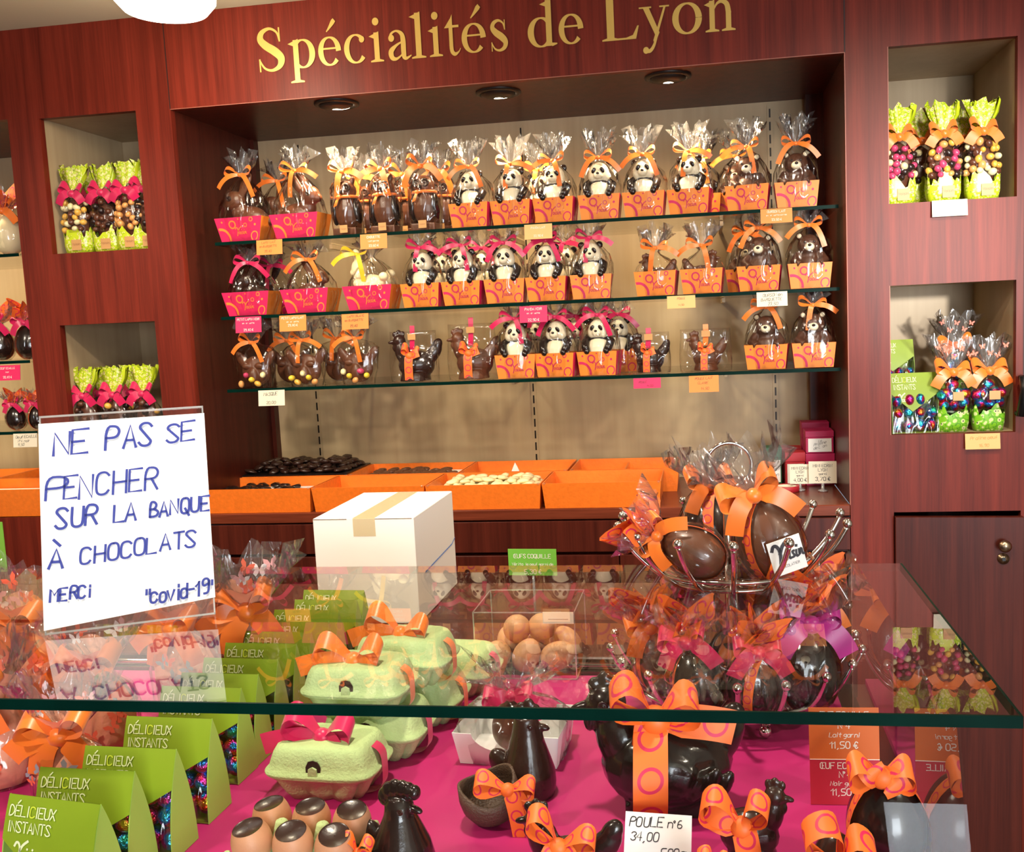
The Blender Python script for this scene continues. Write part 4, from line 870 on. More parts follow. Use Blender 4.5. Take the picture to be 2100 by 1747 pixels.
for i, (px, y) in enumerate(((172, .05), (233, .05), (294, .05), (205, .14), (268, .14))):
    x = AY(px, 850, y-.02).x
    candy_bag((x, y, n2[2]+.0005), 'pink', (0, 4, 5), 31+i, 'lime printed bag with pink bow rising above the white sheet, %s' % ('leftmost', 'middle in front', 'rightmost', 'left one behind', 'right one behind')[i], 'bags with pink bows in the lower left niche', n=6, label=False, sc_=1.08)
for i, (px, y) in enumerate(((1846, .05), (1938, .045), (2018, .05), (1892, .13), (1980, .135))):
    x = AY(px, 410, y-.02).x
    candy_bag((x, y, n3[2]+.0005), 'orange', ((2, 3, 4, 2), (0, 1, 4, 2, 5), (3, 0, 1, 4, 5))[i % 3], 51+i, 'lime printed bag with orange bow in the upper right niche, %s' % ('leftmost in front', 'middle in front', 'rightmost in front', 'left one behind', 'right one behind')[i], 'bags with orange bows in the upper right niche', n=30 if i < 3 else 8, sc_=1.06, label=i < 3)

# foil eggs and the lime gable boxes
def foil_me():
    mb = MB(); mb.ell((0, 0, 0), (.0135, .0135, .0165), n=18, k=12, egg=.12); return mb.mesh('foil_egg', [FOIL])
def foil_egg(par, loc, rot=(0, 0, 0), s=1): return link('foil_egg', cached('foil', foil_me), par, loc, rot, s)
def gable_me(W, D, H):
    d = {}
    # side gussets curve up to the ridge
    def side(t): return D/2*(1-.15*t-.85*t**2.2)
    mb = MB()
    for s in (-1, 1):
        P = [(s*W/2, -side(k/10), k/10*H) for k in range(11)]+[(s*W/2, side(k/10), k/10*H) for k in range(10, -1, -1)]
        Q = [(x-s*.0012, y, z) for x, y, z in P]; n = len(P)
        mb.add(P+Q, [tuple(range(n)) if s > 0 else tuple(reversed(range(n))), tuple(reversed(range(n, 2*n))) if s > 0 else tuple(range(n, 2*n))]+[(k, (k+1) % n, n+(k+1) % n, n+k) for k in range(n)], 0, False)
    d['side_panel'] = mb.mesh('side_panel', [LGREEN])
    mb = MB(); rows = [[(-W/2+.001, side(k/8)-.001, k/8*H), (W/2-.001, side(k/8)-.001, k/8*H)] for k in range(9)]
    mb.loft(rows, 0, closed=False); mb.box(-W/2+.001, W/2-.001, -D/2+.001, D/2-.001, 0.0004, .0016); d['back_panel'] = mb.mesh('back_panel', [GREEN])
    mb = MB(); rows = [[(-W/2+.0015, -side(k/8)+.0006, k/8*H), (W/2-.0015, -side(k/8)+.0006, k/8*H)] for k in range(9)]; mb.loft(rows, 0, closed=False); d['window_film'] = mb.mesh('window_film', [CELLO])
    # pointed front flap
    mb = MB()
    def F(u, t): return (u*W/2, -side(t)-.0012, t*H)
    nt = 14; bot = lambda u: .66-.30*(1-abs((u+.12)/(1.12 if u > -.12 else .88)))
    for i in range(16):
        u0, u1 = -1+2*i/16, -1+2*(i+1)/16
        for k in range(nt):
            a0, a1 = bot(u0)+(1-bot(u0))*k/nt, bot(u0)+(1-bot(u0))*(k+1)/nt; b0, b1 = bot(u1)+(1-bot(u1))*k/nt, bot(u1)+(1-bot(u1))*(k+1)/nt
            mb.add([F(u0, a0), F(u1, b0), F(u1, b1), F(u0, a1)], [(0, 1, 2, 3)], 0, True)
    d['flap'] = mb.mesh('flap', [GREEN])
    mb = MB(); M0 = Vector
    y = lambda t: -side(t)-.0026
    def line(s, t, h, x, ms=None): text(mb, s, (x, y(t)-.0002, t*H), (1, 0, 0), (0, (y(t+.1)-y(t)), .1*H), h, mat=0, sw=.125, gap=.2, wr=.6, mats=ms)
    line('DÉLICIEUX', .85, .0115, -W*.45, {4: 1}); line('INSTANTS', .73, .0115, -W*.445); logo(mb, (-W*.24, y(.56)-.0004, .53*H), (1, 0, 0), (0, y(.66)-y(.56), .1*H), .017, 0)
    d['lettering'] = mb.mesh('lettering', [INKG, INKY]); return d
GB_ = (.130, .058, .137)
def gable_box(loc, rz, lab, group, eggs, sc_=1.0, lean=0):
    o = thing('gift_box', lab, 'gift box', loc, group=group, rot=(lean, 0, rz), scale=sc_); D = cached('gable', lambda: gable_me(*GB_))
    fl = None
    for k in ('side_panel', 'back_panel', 'window_film', 'flap'):
        q = link(k, D[k], o); fl = q if k == 'flap' else fl
    link('lettering', D['lettering'], fl)
    for i, p in enumerate(eggs): foil_egg(o, p, (.3*i, i*1.3, i))
    return o
GRID = [(x, -.014, z) for z in (.017, .046, .074) for x in (-.048, -.016, .016, .048)][:11]
GRID2 = [(x, .012, z) for z in (.017, .05) for x in (-.044, 0, .044)]
x = AY(1872, 880, .02).x; gable_box((x+.006, .052, n4[2]+.0005), R(4), 'lime gable box with foil eggs at the front of the lower right niche', 'lime gable boxes in the lower right niche', GRID+GRID2, (.86, 1.06, 1.06))
x = AY(1838, 760, .14).x
mb = MB(); mb.box(-.05, .05, -.03, .03, 0, .1); o = tag(part('white_riser', mb, [CREAM], loc=(x-.002, .16, n4[2]+.0005)), 'cream riser block behind the front lime box in the niche', 'riser')
gable_box((x-.004, .16, n4[2]+.101), R(2), 'lime gable box standing higher at the rear of the lower right niche', 'lime gable boxes in the lower right niche', GRID[:8], (.75, .9, .9))
def foil_bag(loc, lab, seed, sc_=1.0, group=None):
    o = thing('foil_egg_bag', lab, 'bag of foil eggs', loc, 0, group, scale=sc_); rn = random.Random(seed)
    part('printed_base', wrap_mb([(.0006, .032, .021, 0), (.02, .036, .025, .02), (.05, .037, .026, .03)], seed, sqr=3), [GPRNT2], o)
    for i, (x, z) in enumerate(((-.02, .064), (.004, .062), (.024, .066), (-.012, .088), (.013, .09), (-.001, .108), (-.024, .085), (.025, .088))): foil_egg(o, (x, -.008+rn.uniform(-.004, .004), z), (rn.uniform(0, 3), rn.uniform(0, 3), 0), .95)
    for i in range(4): foil_egg(o, (-.02+.013*i, .01, .068+.01*(i % 2)), (i, 0, 0), .9)
    wrapper(o, 'foilbag', [(.0505, .0375, .027, .02), (.08, .040, .028, .05), (.108, .031, .024, .09), (.128, .015, .013, .15), (.136, .0095, .009, .2), (.142, .0085, .008, .3), (.152, .016, .011, .3), (.18, .034, .015, .35), (.212, .05, .018, .35)], 5, sqr=2.4)
    bow(o, 'orange', .042, .024, (0, -.013, .139), seed % 3, loops=(18, 24), tails=((-1.0, -.8), (.95, -.75)), fwd=.3)
    mb = MB(); mb.box(-.012, .012, -.0006, .0006, 0, .02); part('label', mb, [TAGB], o, loc=(.008, -.0295, .074))
    for i in range(5):
        b = MB(); butterfly(b, Vector((-.034+.017*i, -.021, rn.uniform(.17, .2))), .013, 0, rn.uniform(-.5, .5)); part('butterfly_print', b, [BUTT[0]], o)
    return o
def butterfly(mb, c, s, mat, a=0, ux=None, uz=None, nrm=None):
    ux = ux or Vector((1, 0, 0)); uz = uz or Vector((0, 0, 1)); X = ux*math.cos(a)+uz*math.sin(a); Z = uz*math.cos(a)-ux*math.sin(a)
    for sg in (-1, 1):
        for P in ([(0, 0), (.15, .32), (.48, .5), (.5, .2), (.3, 0)], [(0, 0), (.3, -.02), (.38, -.25), (.2, -.42), (.06, -.2)]):
            q = [c+X*(sg*x*s)+Z*(z*s) for x, z in P]
            mb.add(q if sg < 0 else list(reversed(q)), [tuple(range(5))][:1], mat, False)
for i, (px, y) in enumerate(((1956, .045), (2030, .048), (1962, .18))):
    x = AY(px, 880, y-.02).x
    foil_bag((x, y, n4[2]+.0005+(.058 if i == 2 else 0)), 'bag of foil eggs with orange bow in the lower right niche, %s' % ('left one in front', 'right one in front', 'raised one behind')[i], 71+i, 1.04, 'bags of foil eggs in the lower right niche')
mb = MB(); mb.box(-.05, .05, -.035, .035, 0, .0575); tag(part('white_riser', mb, [CREAM], loc=(AY(1962, 880, .16).x, .185, n4[2]+.0004)), 'low cream riser under the rear foil egg bag', 'riser')

# ------------------------------------------------------------------ orange trays on the counter
def open_tray(x0, x1, y0, y1, z, h, lab, fill=None, group='orange chocolate trays'):
    w, d = x1-x0, y1-y0; o = thing('chocolate_tray', lab, 'tray', (x0+w/2, y0+d/2, z), 0, group); mb = MB(); t = .003; e = .006
    ro = lambda k, zz: [(-w/2-k+e, -d/2-k+e, zz), (w/2+k-e, -d/2-k+e, zz), (w/2+k-e, d/2+k-e, zz), (-w/2-k+e, d/2+k-e, zz)]
    mb.loft([ro(0, 0), ro(e, h), ro(e-t, h), ro(-t, t)], 0, True, True, smooth=False); part('tray_body', mb, [OTRAY], o)
    if fill:
        mb = MB(); mb.box(-w/2+.014, w/2-.014, -d/2+.014, d/2-.014, .0032, fill); part('paper_liner', mb, [WHITEP], o)
    mb = MB()
    for sx in (-1, 1): mb.ell((sx*(w/2-.006), -d/2+.004, h-.002), (.006, .005, .004), n=8, k=5)
    part('film_corner', mb, [CELLW], o)
    return o
def lump(m, seed, s):
    rn = random.Random(seed); mb = MB(); mb.ell((0, 0, 0), (.016*s, .012*s, .006*s), n=12, k=8)
    mb.v = [v*(1+.3*noise.noise(v*90+Vector((seed*3.1, 0, 0)))) for v in mb.v]; return mb.mesh('chocolate', [m])
def fill_tray(name, lab, group, x0, x1, y0, y1, z, m, n, seed, layers=1, s=1.0, cat='chocolate'):
    rn = random.Random(seed); nx = max(1, int((x1-x0)/(.027*s))); ny = max(1, int((y1-y0)/(.021*s))); k = 0
    for L in range(layers):
        ins = L*.012
        for i in range(nx-L):
            for j in range(ny-L):
                if k >= n: return
                if rn.random() < (.06 if L == 0 else .25): continue
                p = (x0+ins+(i+.5+rn.uniform(-.18, .18))*(x1-x0-2*ins)/(nx-L), y0+ins+(j+.5+rn.uniform(-.18, .18))*(y1-y0-2*ins)/(ny-L), z+.0052*s+L*.0085*s)
                me = cached((name, k % 5, s), lambda: lump(m, seed+k % 5, s)); o = link(name, me, None, p, (rn.uniform(-.25, .25), rn.uniform(-.25, .25), rn.uniform(0, 6.28)))
                tag(o, lab, cat, group); k += 1
TX = [AY(px, 1046, .012).x for px in (336, 643, 876, 1114, 1360)]; ZT = ZC+.0004
yF0, yF1, yR0, yR1, TH = .006, .205, .215, .42, .066
open_tray(TX[0], TX[1]-.003, yF0, yF1, ZT, TH, 'orange counter tray nearest the white sheet, holding black chocolates on paper', .04)
open_tray(TX[1], TX[2]-.003, yF0, yF1, ZT, TH, 'orange counter tray behind the white carton, nearly empty', .026)
open_tray(TX[2], TX[3]-.003, yF0, yF1, ZT, TH, 'orange counter tray heaped with white chocolates', .04)
open_tray(TX[3], TX[4]-.003, yF0, yF1, ZT, TH, 'orange counter tray at the right end of the front row', .02)
RX = [AY(px, 945, .25).x for px in (500, 722, 948, 1168, 1392)]
open_tray(RX[0], RX[1]-.003, yR0, yR1, ZT, TH, 'orange tray of the rear row under the heap of dark chocolates', .055)
open_tray(RX[1], RX[2]-.003, yR0, yR1, ZT, TH, 'orange tray of the rear row, second from left', .045)
open_tray(RX[2], RX[3]-.003, yR0, yR1, ZT, TH, 'orange tray of the rear row with a folded white card', .02)
t = open_tray(RX[3]+.004, RX[4], yR0, yR1, ZT, TH, 'orange tray at the right end of the rear row', .02)
mb = MB(); mb.box(-.002, .002, -.08, .08, .02, TH-.008); part('divider', mb, [OTRAY], t)
fill_tray('dark_chocolate_piece', 'black chocolate lying on white paper in the front left orange tray', 'black chocolates in the front left tray', TX[0]+.05, TX[1]-.02, yF0+.02, yF1-.02, ZT+.04, BCH, 40, 3, 1, 1.25)
fill_tray('orange_peel_piece', 'candied orange piece lying in the nearly empty front tray', 'orange pieces in the second tray', TX[1]+.05, TX[2]-.03, yF0+.04, yF1-.05, ZT+.026, OCH, 22, 5, 1, 1.2)
fill_tray('white_chocolate_piece', 'white chocolate heaped in the orange tray right of the carton', 'white chocolates in the third tray', TX[2]+.02, TX[3]-.02, yF0+.02, yF1-.02, ZT+.041, WCH, 120, 8, 3, 1.1)
fill_tray('orange_peel_piece', 'pale orange sweet lying in the right front orange tray', 'sweets in the right front tray', TX[3]+.17, TX[4]-.03, yF0+.03, yF1-.03, ZT+.02, OCH, 18, 12, 1, 1.2)
mb = MB(); mb.box(RX[0]+.0, RX[1]-.006, yR0+.004, yR1-.006, ZT+TH+.0006, ZT+TH+.0046); tag(part('serving_board', mb, [BLACK]), 'thin dark board heaped with dark chocolates at the rear left', 'board')
fill_tray('dark_chocolate_piece', 'dark chocolate heaped on the thin board at the rear left', 'dark chocolates on the board', RX[0]+.012, RX[1]-.018, yR0+.014, yR1-.016, ZT+TH+.0048, DCH, 130, 15, 3, 1.2)
fill_tray('milk_chocolate_piece', 'brown chocolate lying in the second rear orange tray', 'brown chocolates in the second rear tray', RX[1]+.03, RX[2]-.03, yR0+.03, yR1-.03, ZT+.046, MCH, 36, 18, 1, 1.2)
p = AY(1058, 958, .28); mb = MB(); mb.prism([(-.028, 0), (.028, 0), (.006, .05), (0, .062)], 0, .0012); mb.prism([(-.028, 0), (.028, 0), (.022, .006)], .0014, .03)
tag(part('folded_card', mb, [WHITEP], loc=(p.x, .27, ZT+.021)), 'white folded card leaning in the third rear orange tray', 'card')
for i, (xa, xb) in enumerate(((-.80, -.476), (-1.12, -.806))):
    open_tray(xa, xb, yF0, yF1, ZT, .078, 'orange tray on the counter left of the white sheet, %s in front' % ('nearest' if i == 0 else 'farther left'), .05, 'orange trays at the left edge')
    open_tray(xa, xb, yR0, yR1, ZT, .078, 'orange tray on the counter left of the white sheet, %s behind' % ('nearest' if i == 0 else 'farther left'), .05, 'orange trays at the left edge')

# small boxes, cards and the ribbon reel at the right end of the counter
def small_box(px0, px1, pyt, pyb, Y, d, m, lab, lines=(), paper=WHITEP, z=None, rz=0):
    a = AY(px0, pyb, Y); b = AY(px1, pyb, Y); h = AY((px0+px1)/2, pyt, Y).z-(z or ZC); w = b.x-a.x
    o = thing('sweet_box', lab, 'box', ((a.x+b.x)/2, Y, (z or ZC)+.0005), rz); mb = MB(); mb.box(-w/2, w/2, 0, d, 0, h*.72, b=.001); part('box_body', mb, [m], o)
    mb = MB(); mb.box(-w/2-.001, w/2+.001, -.001, d+.001, h*.7205, h, b=.001); part('lid', mb, [m], o)
    mb = MB(); mb.box(-w*.42, w*.42, -.002, -.0012, h*.06, h*.66 if not lines else h*.66)
    for i, (s, hh, z_) in enumerate(lines): text(mb, s, (0, -.0023, z_*h), (1, .0, .25), (0, 0, 1), hh*h, mat=1, center=True, slant=.25, seed=i)
    part('label', mb, [paper, INKK], o); return o
small_box(1570, 1604, 918, 1000, .30, .05, DKG, 'dark green sweet box with white label at the right of the counter', [('le', .08, .5), ('coussin', .08, .36), ('Lyon', .09, .2)])
small_box(1604, 1645, 918, 990, .36, .05, REDC, 'red sweet box behind the dark green one on the counter', [('Lyon', .09, .3)])
small_box(1612, 1652, 928, 992, .27, .05, REDC, 'red sweet box with white label beside the price cards', [])
o = small_box(1654, 1712, 930, 986, .27, .07, PKC, 'lower raspberry pink box in the right corner of the counter', [])
zt = o.location.z+(AY(1683, 930, .27).z-ZC)+.0006
small_box(1653, 1710, 884, 930, .27, .07, PKC, 'raspberry pink box with handwritten white label, stacked in the right corner', [('La', .1, .5), ('Praline', .12, .38), ('de Lyon', .12, .22)], z=zt)
small_box(1645, 1700, 866, 892, .36, .06, PKC, 'raspberry pink box lid standing behind the labelled pink box', [], z=ZC)
for i, (x0, x1, y0, y1, Y, pr) in enumerate(((1620, 1662, 953, 993, .20, '4,00 €'), (1659, 1716, 947, 992, .185, '3,70 €'))):
    a, b = AY(x0, y1, Y), AY(x1, y1, Y); w = b.x-a.x; h = AY(x0, y0, Y).z-AY(x0, y1, Y).z
    o = thing('price_stand', 'cream price card on clear stand by the small boxes, %s' % ('left card partly covered' if i == 0 else 'right card marked 3,70'), 'price card', ((a.x+b.x)/2, Y, ZC+.0006), R(-3), 'price stands on the counter')
    zb = a.z-ZC; mb = card_mb(w, h, [(s, k*h, None, z*h) for s, k, z in (('MINI ECRIN', .13, .74), ('LYON', .13, .55), ('garni', .1, .38), (pr, .17, .12))]); mb.v = [Vector((p.x, p.y, p.z+zb)) for p in mb.v]; part('card', mb, [CARDW, INKK], o)
    mb = MB(); mb.lathe([(.013, 0), (.013, .003), (.004, .005), (.004, zb)], 16, cap0=True); part('stand', mb, [ACRE], o)
p = AZ(1612, 1003, ZC+.008); o = thing('ribbon_reel', 'flat reel of red printed ribbon lying on the counter', 'ribbon reel', (p.x, p.y+.01, ZC+.0005))
mb = MB(); mb.lathe([(.034, 0), (.036, .001), (.036, .015), (.034, .016), (.029, .015), (.029, .001), (.034, 0)], 32, sy=.85); part('ribbon_roll', mb, [REDC], o)
mb = MB(); mb.lathe([(.0285, .001), (.0285, .0145), (.027, .0145), (.027, .001), (.0285, .001)], 28, sy=.85); part('core', mb, [CARDW], o)

# ------------------------------------------------------------------ left recess wares
def egg_fig(par, m, s, loc, tilt=(0, 0, 0), name='chocolate_egg'):
    def mk(): mb = MB(); mb.ell((0, 0, .05), (.036, .036, .05), n=28, k=18, egg=.14); return mb.mesh(name, [m])
    return link(name, cached(('egg', m.name, name), mk), par, loc, tilt, s)
def paper_flower(par, loc, s, m, seed, rot=None):
    """crumpled ring-printed ribbon bunch"""
    def mk():
        rn = random.Random(seed); mb = MB()
        for k in range(9):
            a = 2*PI*k/9+rn.uniform(-.3, .3); r = rn.uniform(.7, 1.1); up = rn.uniform(.2, 1.0); P = []
            for i in range(9):
                t = i/8; q = math.sin(PI*t); P.append(Vector((math.cos(a)*r*q*.03+math.cos(a+1.5)*.012*(t-.5), math.sin(a)*r*q*.024, up*.034*math.sin(PI*t*.8)+.004)))
            W = [.018*(.5+.6*math.sin(PI*i/8)) for i in range(9)]; mb.ribbon(P, (-math.sin(a)*.5, math.cos(a)*.3-.3, .8), W)
        return mb.mesh('ribbon_flower', [m])
    return link('ribbon_flower', cached(('flower', m.name, seed), mk), par, loc, rot, s)
EGGW = [(.0006, .02, .018, 0), (.012, .03, .027, .04), (.035, .040, .037, .05), (.06, .039, .036, .06), (.085, .028, .026, .1), (.102, .013, .012, .18), (.109, .010, .009, .3), (.118, .02, .016, .35), (.135, .036, .024, .4), (.155, .046, .03, .4)]
def wrapped_egg(name, loc, m, rib, lab, cat='chocolate egg', sc_=1.0, rot=(0, 0, 0), v=0, flower=True, band=True, group=None, gath=6, wide=.02):
    o = thing(name, lab, cat, loc, group=group, rot=rot, scale=sc_)
    e = egg_fig(o, m, 1, (0, 0, .001))
    if band:
        def mk():
            mb = MB(); P = []
            for k in range(33):
                a = -PI/2+2*PI*k/32*.999; q = 1-.14*math.sin(a); P.append(Vector((.0372*q*math.cos(a)*.96, -.0095, .05+.0505*math.sin(a))))
            mb.ribbon(P, (0, 1, 0), .017); return mb.mesh('ring_band', [RRIB])
        link('ring_band', cached('band', mk), e, None, (0, 0, .25+.3*(v % 3)))
    if flower: paper_flower(o, (0, -.004, .112), 1.55, RRIB, v % 3)
    wrapper(o, 'eggw', EGGW, gath)
    if rib: bow(o, rib, .038, wide, (0, -.014, .107), v % 3, loops=(20, 34), tails=((-.9, -.9), (1.1, -.8)), fwd=.3)
    return o
zL = (1.822+.0045, 1.524+.0045, 1.322+.0045)
a = AY(14, 515, .1); o = wrapped_egg('shell_figure', (a.x, .115, zL[0]), WCH, 'orange', 'cream white chocolate shell with orange top on the upper left shelf', 'white chocolate figure', 1.15, v=1, band=False)
for i, (px, lab) in enumerate(((58, 'dark egg with ring ribbon at the left edge, right one of the middle shelf pair'), (-2, 'dark egg with ring ribbon cut by the left edge, left one of the middle pair'))):
    a = AY(px, 738, .1); wrapped_egg('chocolate_egg_package', (a.x, .115, zL[1]), BCH, 'pink', lab, sc_=.98, v=i)
for i, (px, lab) in enumerate(((32, 'small dark egg with pink bow on the lowest left shelf, nearest the card'), (75, 'small dark egg half hidden by the panel on the lowest left shelf'))):
    a = AY(px, 884, .1); wrapped_egg('chocolate_egg_package', (a.x, .11, zL[2]), BCH, 'pink', lab, sc_=.70, v=i+1)

# ------------------------------------------------------------------ handwritten sheet in its clear stand
FRAME = COUNTER
SP = (.4417, -1.1985, GT+.0006); SY, SL, SW, SHT = .4440, .3068, .2233, .3134
sg = thing('sign_holder', 'clear slanted stand with handwritten white sheet on the glass top', 'sign', SP, SY)
def onlean(mb): mb.M = Matrix.Rotation(-SL, 4, 'X'); return mb
mb = onlean(MB()); mb.box(0, SW, .0012, .003, 0, SHT); part('stand_panel', mb, [ACRYL], sg)
mb = onlean(MB())
for x0, x1, z0, z1 in ((0, .0022, 0, SHT), (SW-.0022, SW, 0, SHT), (0, SW, SHT-.003, SHT), (0, SW, 0, .003)): mb.box(x0, x1, .0010, .0034, z0, z1)
part('stand_edge', mb, [ACRE], sg)
mb = MB(); mb.box(0, SW, 0, .075, 0, .002); part('stand_foot', mb, [ACRYL], sg)
pw, ph = .2235, .280
mb = onlean(MB()); rows = []
for i in range(13):
    t = i/12; z = .0245+t*(ph-.003)
    rows.append([(x, -.0006-.0012*math.sin(PI*t), z-(.018*(1-x/pw) if i == 0 else .018*(1-x/pw)*(1-t)) + 0) for x in (-.0006, pw*.33, pw*.66, pw+.001)])
mb.loft([list(r) for r in rows], 0, closed=False); paper = part('paper_sheet', mb, [WHITEP], sg)
mb = onlean(MB())
def sheet_pt(px, py):
    # the spot on the sheet that shows at this pixel of the photo
    d = ray(px, py); n = Vector((-math.sin(SY), math.cos(SY), 0)); lx = Vector((math.cos(SY), math.sin(SY), 0)); up = Vector((0, 0, math.cos(SL)))+n*math.sin(SL)
    nn = lx.cross(up); t = (Vector(SP)-CAM).dot(nn)/d.dot(nn); q = CAM+d*t-Vector(SP); return q.dot(lx), q.dot(up)
def hand(s, x0, y0, x1, y1, hpx, sw, jit=.05):
    a = sheet_pt(x0, y0); b = sheet_pt(x1, y1); c = sheet_pt(x0, y0-hpx); h = c[1]-a[1]; L = math.hypot(b[0]-a[0], b[1]-a[1])
    tmp = MB(); W = text(tmp, s, (0, 0, 0), (1, 0, 0), (0, 0, 1), 1.0, sw=.1)
    mb = onlean(MB())
    text(mb, s, (a[0], -.0034, a[1]), (b[0]-a[0], 0, b[1]-a[1]), (0, 0, 1), h, wr=.62*L/(W*h), sw=sw*1.15, jit=jit, slant=.08, seed=len(s)); part('handwritten_word', mb, [INKB], paper)
hand('NE', 108, 938, 182, 930, 48, .095); hand('PAS', 218, 924, 314, 915, 48, .095); hand('SE', 340, 912, 400, 903, 38, .11)
hand('P', 98, 1030, 140, 1026, 44, .1, .1); hand('ENCHER', 130, 1026, 322, 1002, 46, .09)
hand('SUR', 115, 1086, 202, 1076, 42, .11); hand('LA', 232, 1074, 280, 1068, 36, .12); hand('BANQUE', 307, 1062, 428, 1046, 30, .14)
hand('À', 102, 1168, 130, 1166, 38, .13); hand('CHOCOLATS', 165, 1158, 402, 1120, 34, .12)
hand('MERC', 104, 1234, 176, 1226, 26, .16); hand('i', 180, 1226, 190, 1225, 24, .16); hand('"covid-19"', 300, 1240, 436, 1216, 30, .14, .06)

# ------------------------------------------------------------------ white carton on the staff side
bx0, bx1, by0, by1 = .4945, .7245, -.418, -.105
o = thing('cardboard_box', 'plain white cardboard carton with tape standing behind the glass case', 'box', (bx0, by0, .9255)); BW, BD = bx1-bx0, by1-by0
bh = AY(656, 1064, by0).z-.9255
mb = MB(); mb.box(0, BW, 0, BD, 0, bh, b=.0015); mb.box(.001, BW*.34, -.0006, 0, bh-.0025, bh-.001, 1); mb.box(BW*.62, BW-.004, -.0006, 0, bh-.0025, bh-.001, 1); part('box_body', mb, [BOXW, mat('cardboard_shade_gap', rgb(110, 90, 60), .8)], o)
mb = MB(); mb.box(BW*.40, BW*.62, -.0008, BD, bh+.0001, bh+.0006); mb.box(BW*.40, BW*.62, -.0008, -.0002, bh-.04, bh+.0006); part('tape', mb, [TAPE], o)
mb = MB(); mb.ribbon([(BW+.0006, .06, bh*.42), (BW+.0006, BD-.03, bh*.46), (BW+.0006, BD, bh*.50)], (0, 0, 1), .0035); part('blue_cord', mb, [mat('blue_cord', rgb(110, 150, 220), .5)], o)

# ------------------------------------------------------------------ row of lime gable boxes in the case
GBX = [(220, 1642), (280, 1580), (365, 1535), (438, 1473), (497, 1410), (532, 1382), (572, 1351), (610, 1320), (640, 1296), (676, 1273), (696, 1251), (734, 1230), (748, 1210)]
CASE_EGGS = [(x, y, z) for z in (.017, .046, .074) for x in (.047, .020) for y in (.0,)]+[(-.03, -.013, .017), (-.03, -.012, .046)]
for i, (px, py) in enumerate(GBX):
    q = AZ(px, py, DZ+.137); yy = max(q.y, -1.412)
    gable_box((q.x-.0655, yy, DZ+.0006), R(-2 if i else -8), 'lime gable box with white lettering in the case, %s counting from the front' % (ORD[i] if i < 12 else 'last'), 'row of lime gable boxes in the case', CASE_EGGS if i < 6 else CASE_EGGS[:2], 1.0, 0)

# ------------------------------------------------------------------ egg cartons, eggs
def carton_mes():
    W, D = .158, .108; d = {}
    mb = MB() # cup tray: six scalloped cups
    rows = []
    for z, k in ((0, .72), (.012, .84), (.03, .97), (.036, 1.02), (.038, 1.05), (.04, 1.05)):
        ring = []
        for i in range(72):
            a = 2*PI*i/72; c, s = math.cos(a), math.sin(a); e = .42; x = W/2*abs(c)**e*(1 if c > 0 else -1); y = D/2*abs(s)**e*(1 if s > 0 else -1)
            f = 1 if k > 1 else 1-.24*(abs(math.sin(3*PI*(x/W+.5)))*0+(1-abs(math.sin(3*PI*(x/W+.5))))*(abs(s) > .55)+(1-abs(math.sin(2*PI*(y/D+.5))))*(abs(c) > .8)*.8)
            ring.append((x*k*f, y*k*f, z))
        rows.append(ring)
    mb.loft(rows, 0, True, False); d['cup_tray'] = mb.mesh('cup_tray', [CARTON])
    mb = MB(); rows = []
    for z, k, e in ((.0405, 1.06, .4), (.043, 1.06, .4), (.045, .99, .36), (.056, .95, .36), (.068, .90, .38), (.076, .84, .4), (.079, .76, .42), (.0795, .6, .45)):
        ring = []
        for i in range(72):
            a = 2*PI*i/72; c, s = math.cos(a), math.sin(a); x = W/2*abs(c)**e*(1 if c > 0 else -1); y = D/2*abs(s)**e*(1 if s > 0 else -1)
            f = 1-.035*(k < .96)*(math.cos(6*PI*(x/W))**2)*(abs(s) > .6)
            ring.append((x*k*f, y*k*f, z))
        rows.append(ring)
    mb.loft(rows, 0, False, True); d['lid'] = mb.mesh('lid', [CARTON])
    mb = MB(); mb.prism([(-.011, .044), (.011, .044), (.011, .056), (.007, .0635), (0, .0655), (-.007, .0635), (-.011, .056)], -D*.485, -D*.47, 0); mb.prism([(-.007, .0432), (.007, .0432), (.006, .054), (0, .057), (-.006, .054)], -D*.515, -D*.486, 1)
    d['clasp'] = mb.mesh('clasp', [SEAM, CARTON]); return d
def egg_carton(loc, lab, rib, rz=0, v=0, bowit=True, rot=None):
    o = thing('egg_carton', lab, 'egg carton', loc, rz, 'mint egg cartons'); D = cached('carton', carton_mes)
    for k in ('cup_tray', 'lid'): q = link(k, D[k], o)
    link('clasp', D['clasp'], q)
    if rib:
        def mk():
            mb = MB(); P = []
            for t in range(41):
                a = -PI/2+2*PI*t/40*.999; c, s = math.cos(a), math.sin(a); P.append(Vector((.0845*abs(c)**.45*(1 if c > 0 else -1), 0, .037+.0385*abs(s)**.5*(1 if s > 0 else -1))))
            mb.ribbon(P, (0, 1, 0), .02); return mb.mesh('ribbon_band', [RIBN[rib]])
        link('ribbon_band', cached(('cband', rib), mk), o)
        if bowit: bow(o, rib, .058, .03, (-.005, -.004, .080), v, loops=(30, 26), tails=((-1.5, -.15), (.75, -1.05)), fwd=.45, plump=.5, tilt=40)
    return o
q = AZ(650, 1655, DZ); xa, ya = q.x, q.y+.054
egg_carton((xa, ya, DZ+.0006), 'mint egg carton with raspberry pink bow, at the front of the case', 'pink', R(-3), 0)
egg_carton((xa+.03, ya+.125, DZ+.0006), 'mint egg carton with pink ribbon directly behind the pink bowed one', 'pink', R(-4), 1, False)
egg_carton((xa+.012, ya+.105, DZ+.0752), 'mint egg carton with orange bow on top of the second carton', 'orange', R(-3), 1)
egg_carton((xa+.055, ya+.25, DZ+.0006), 'mint egg carton, third along the floor of the case', 'orange', R(-4), 2, False)
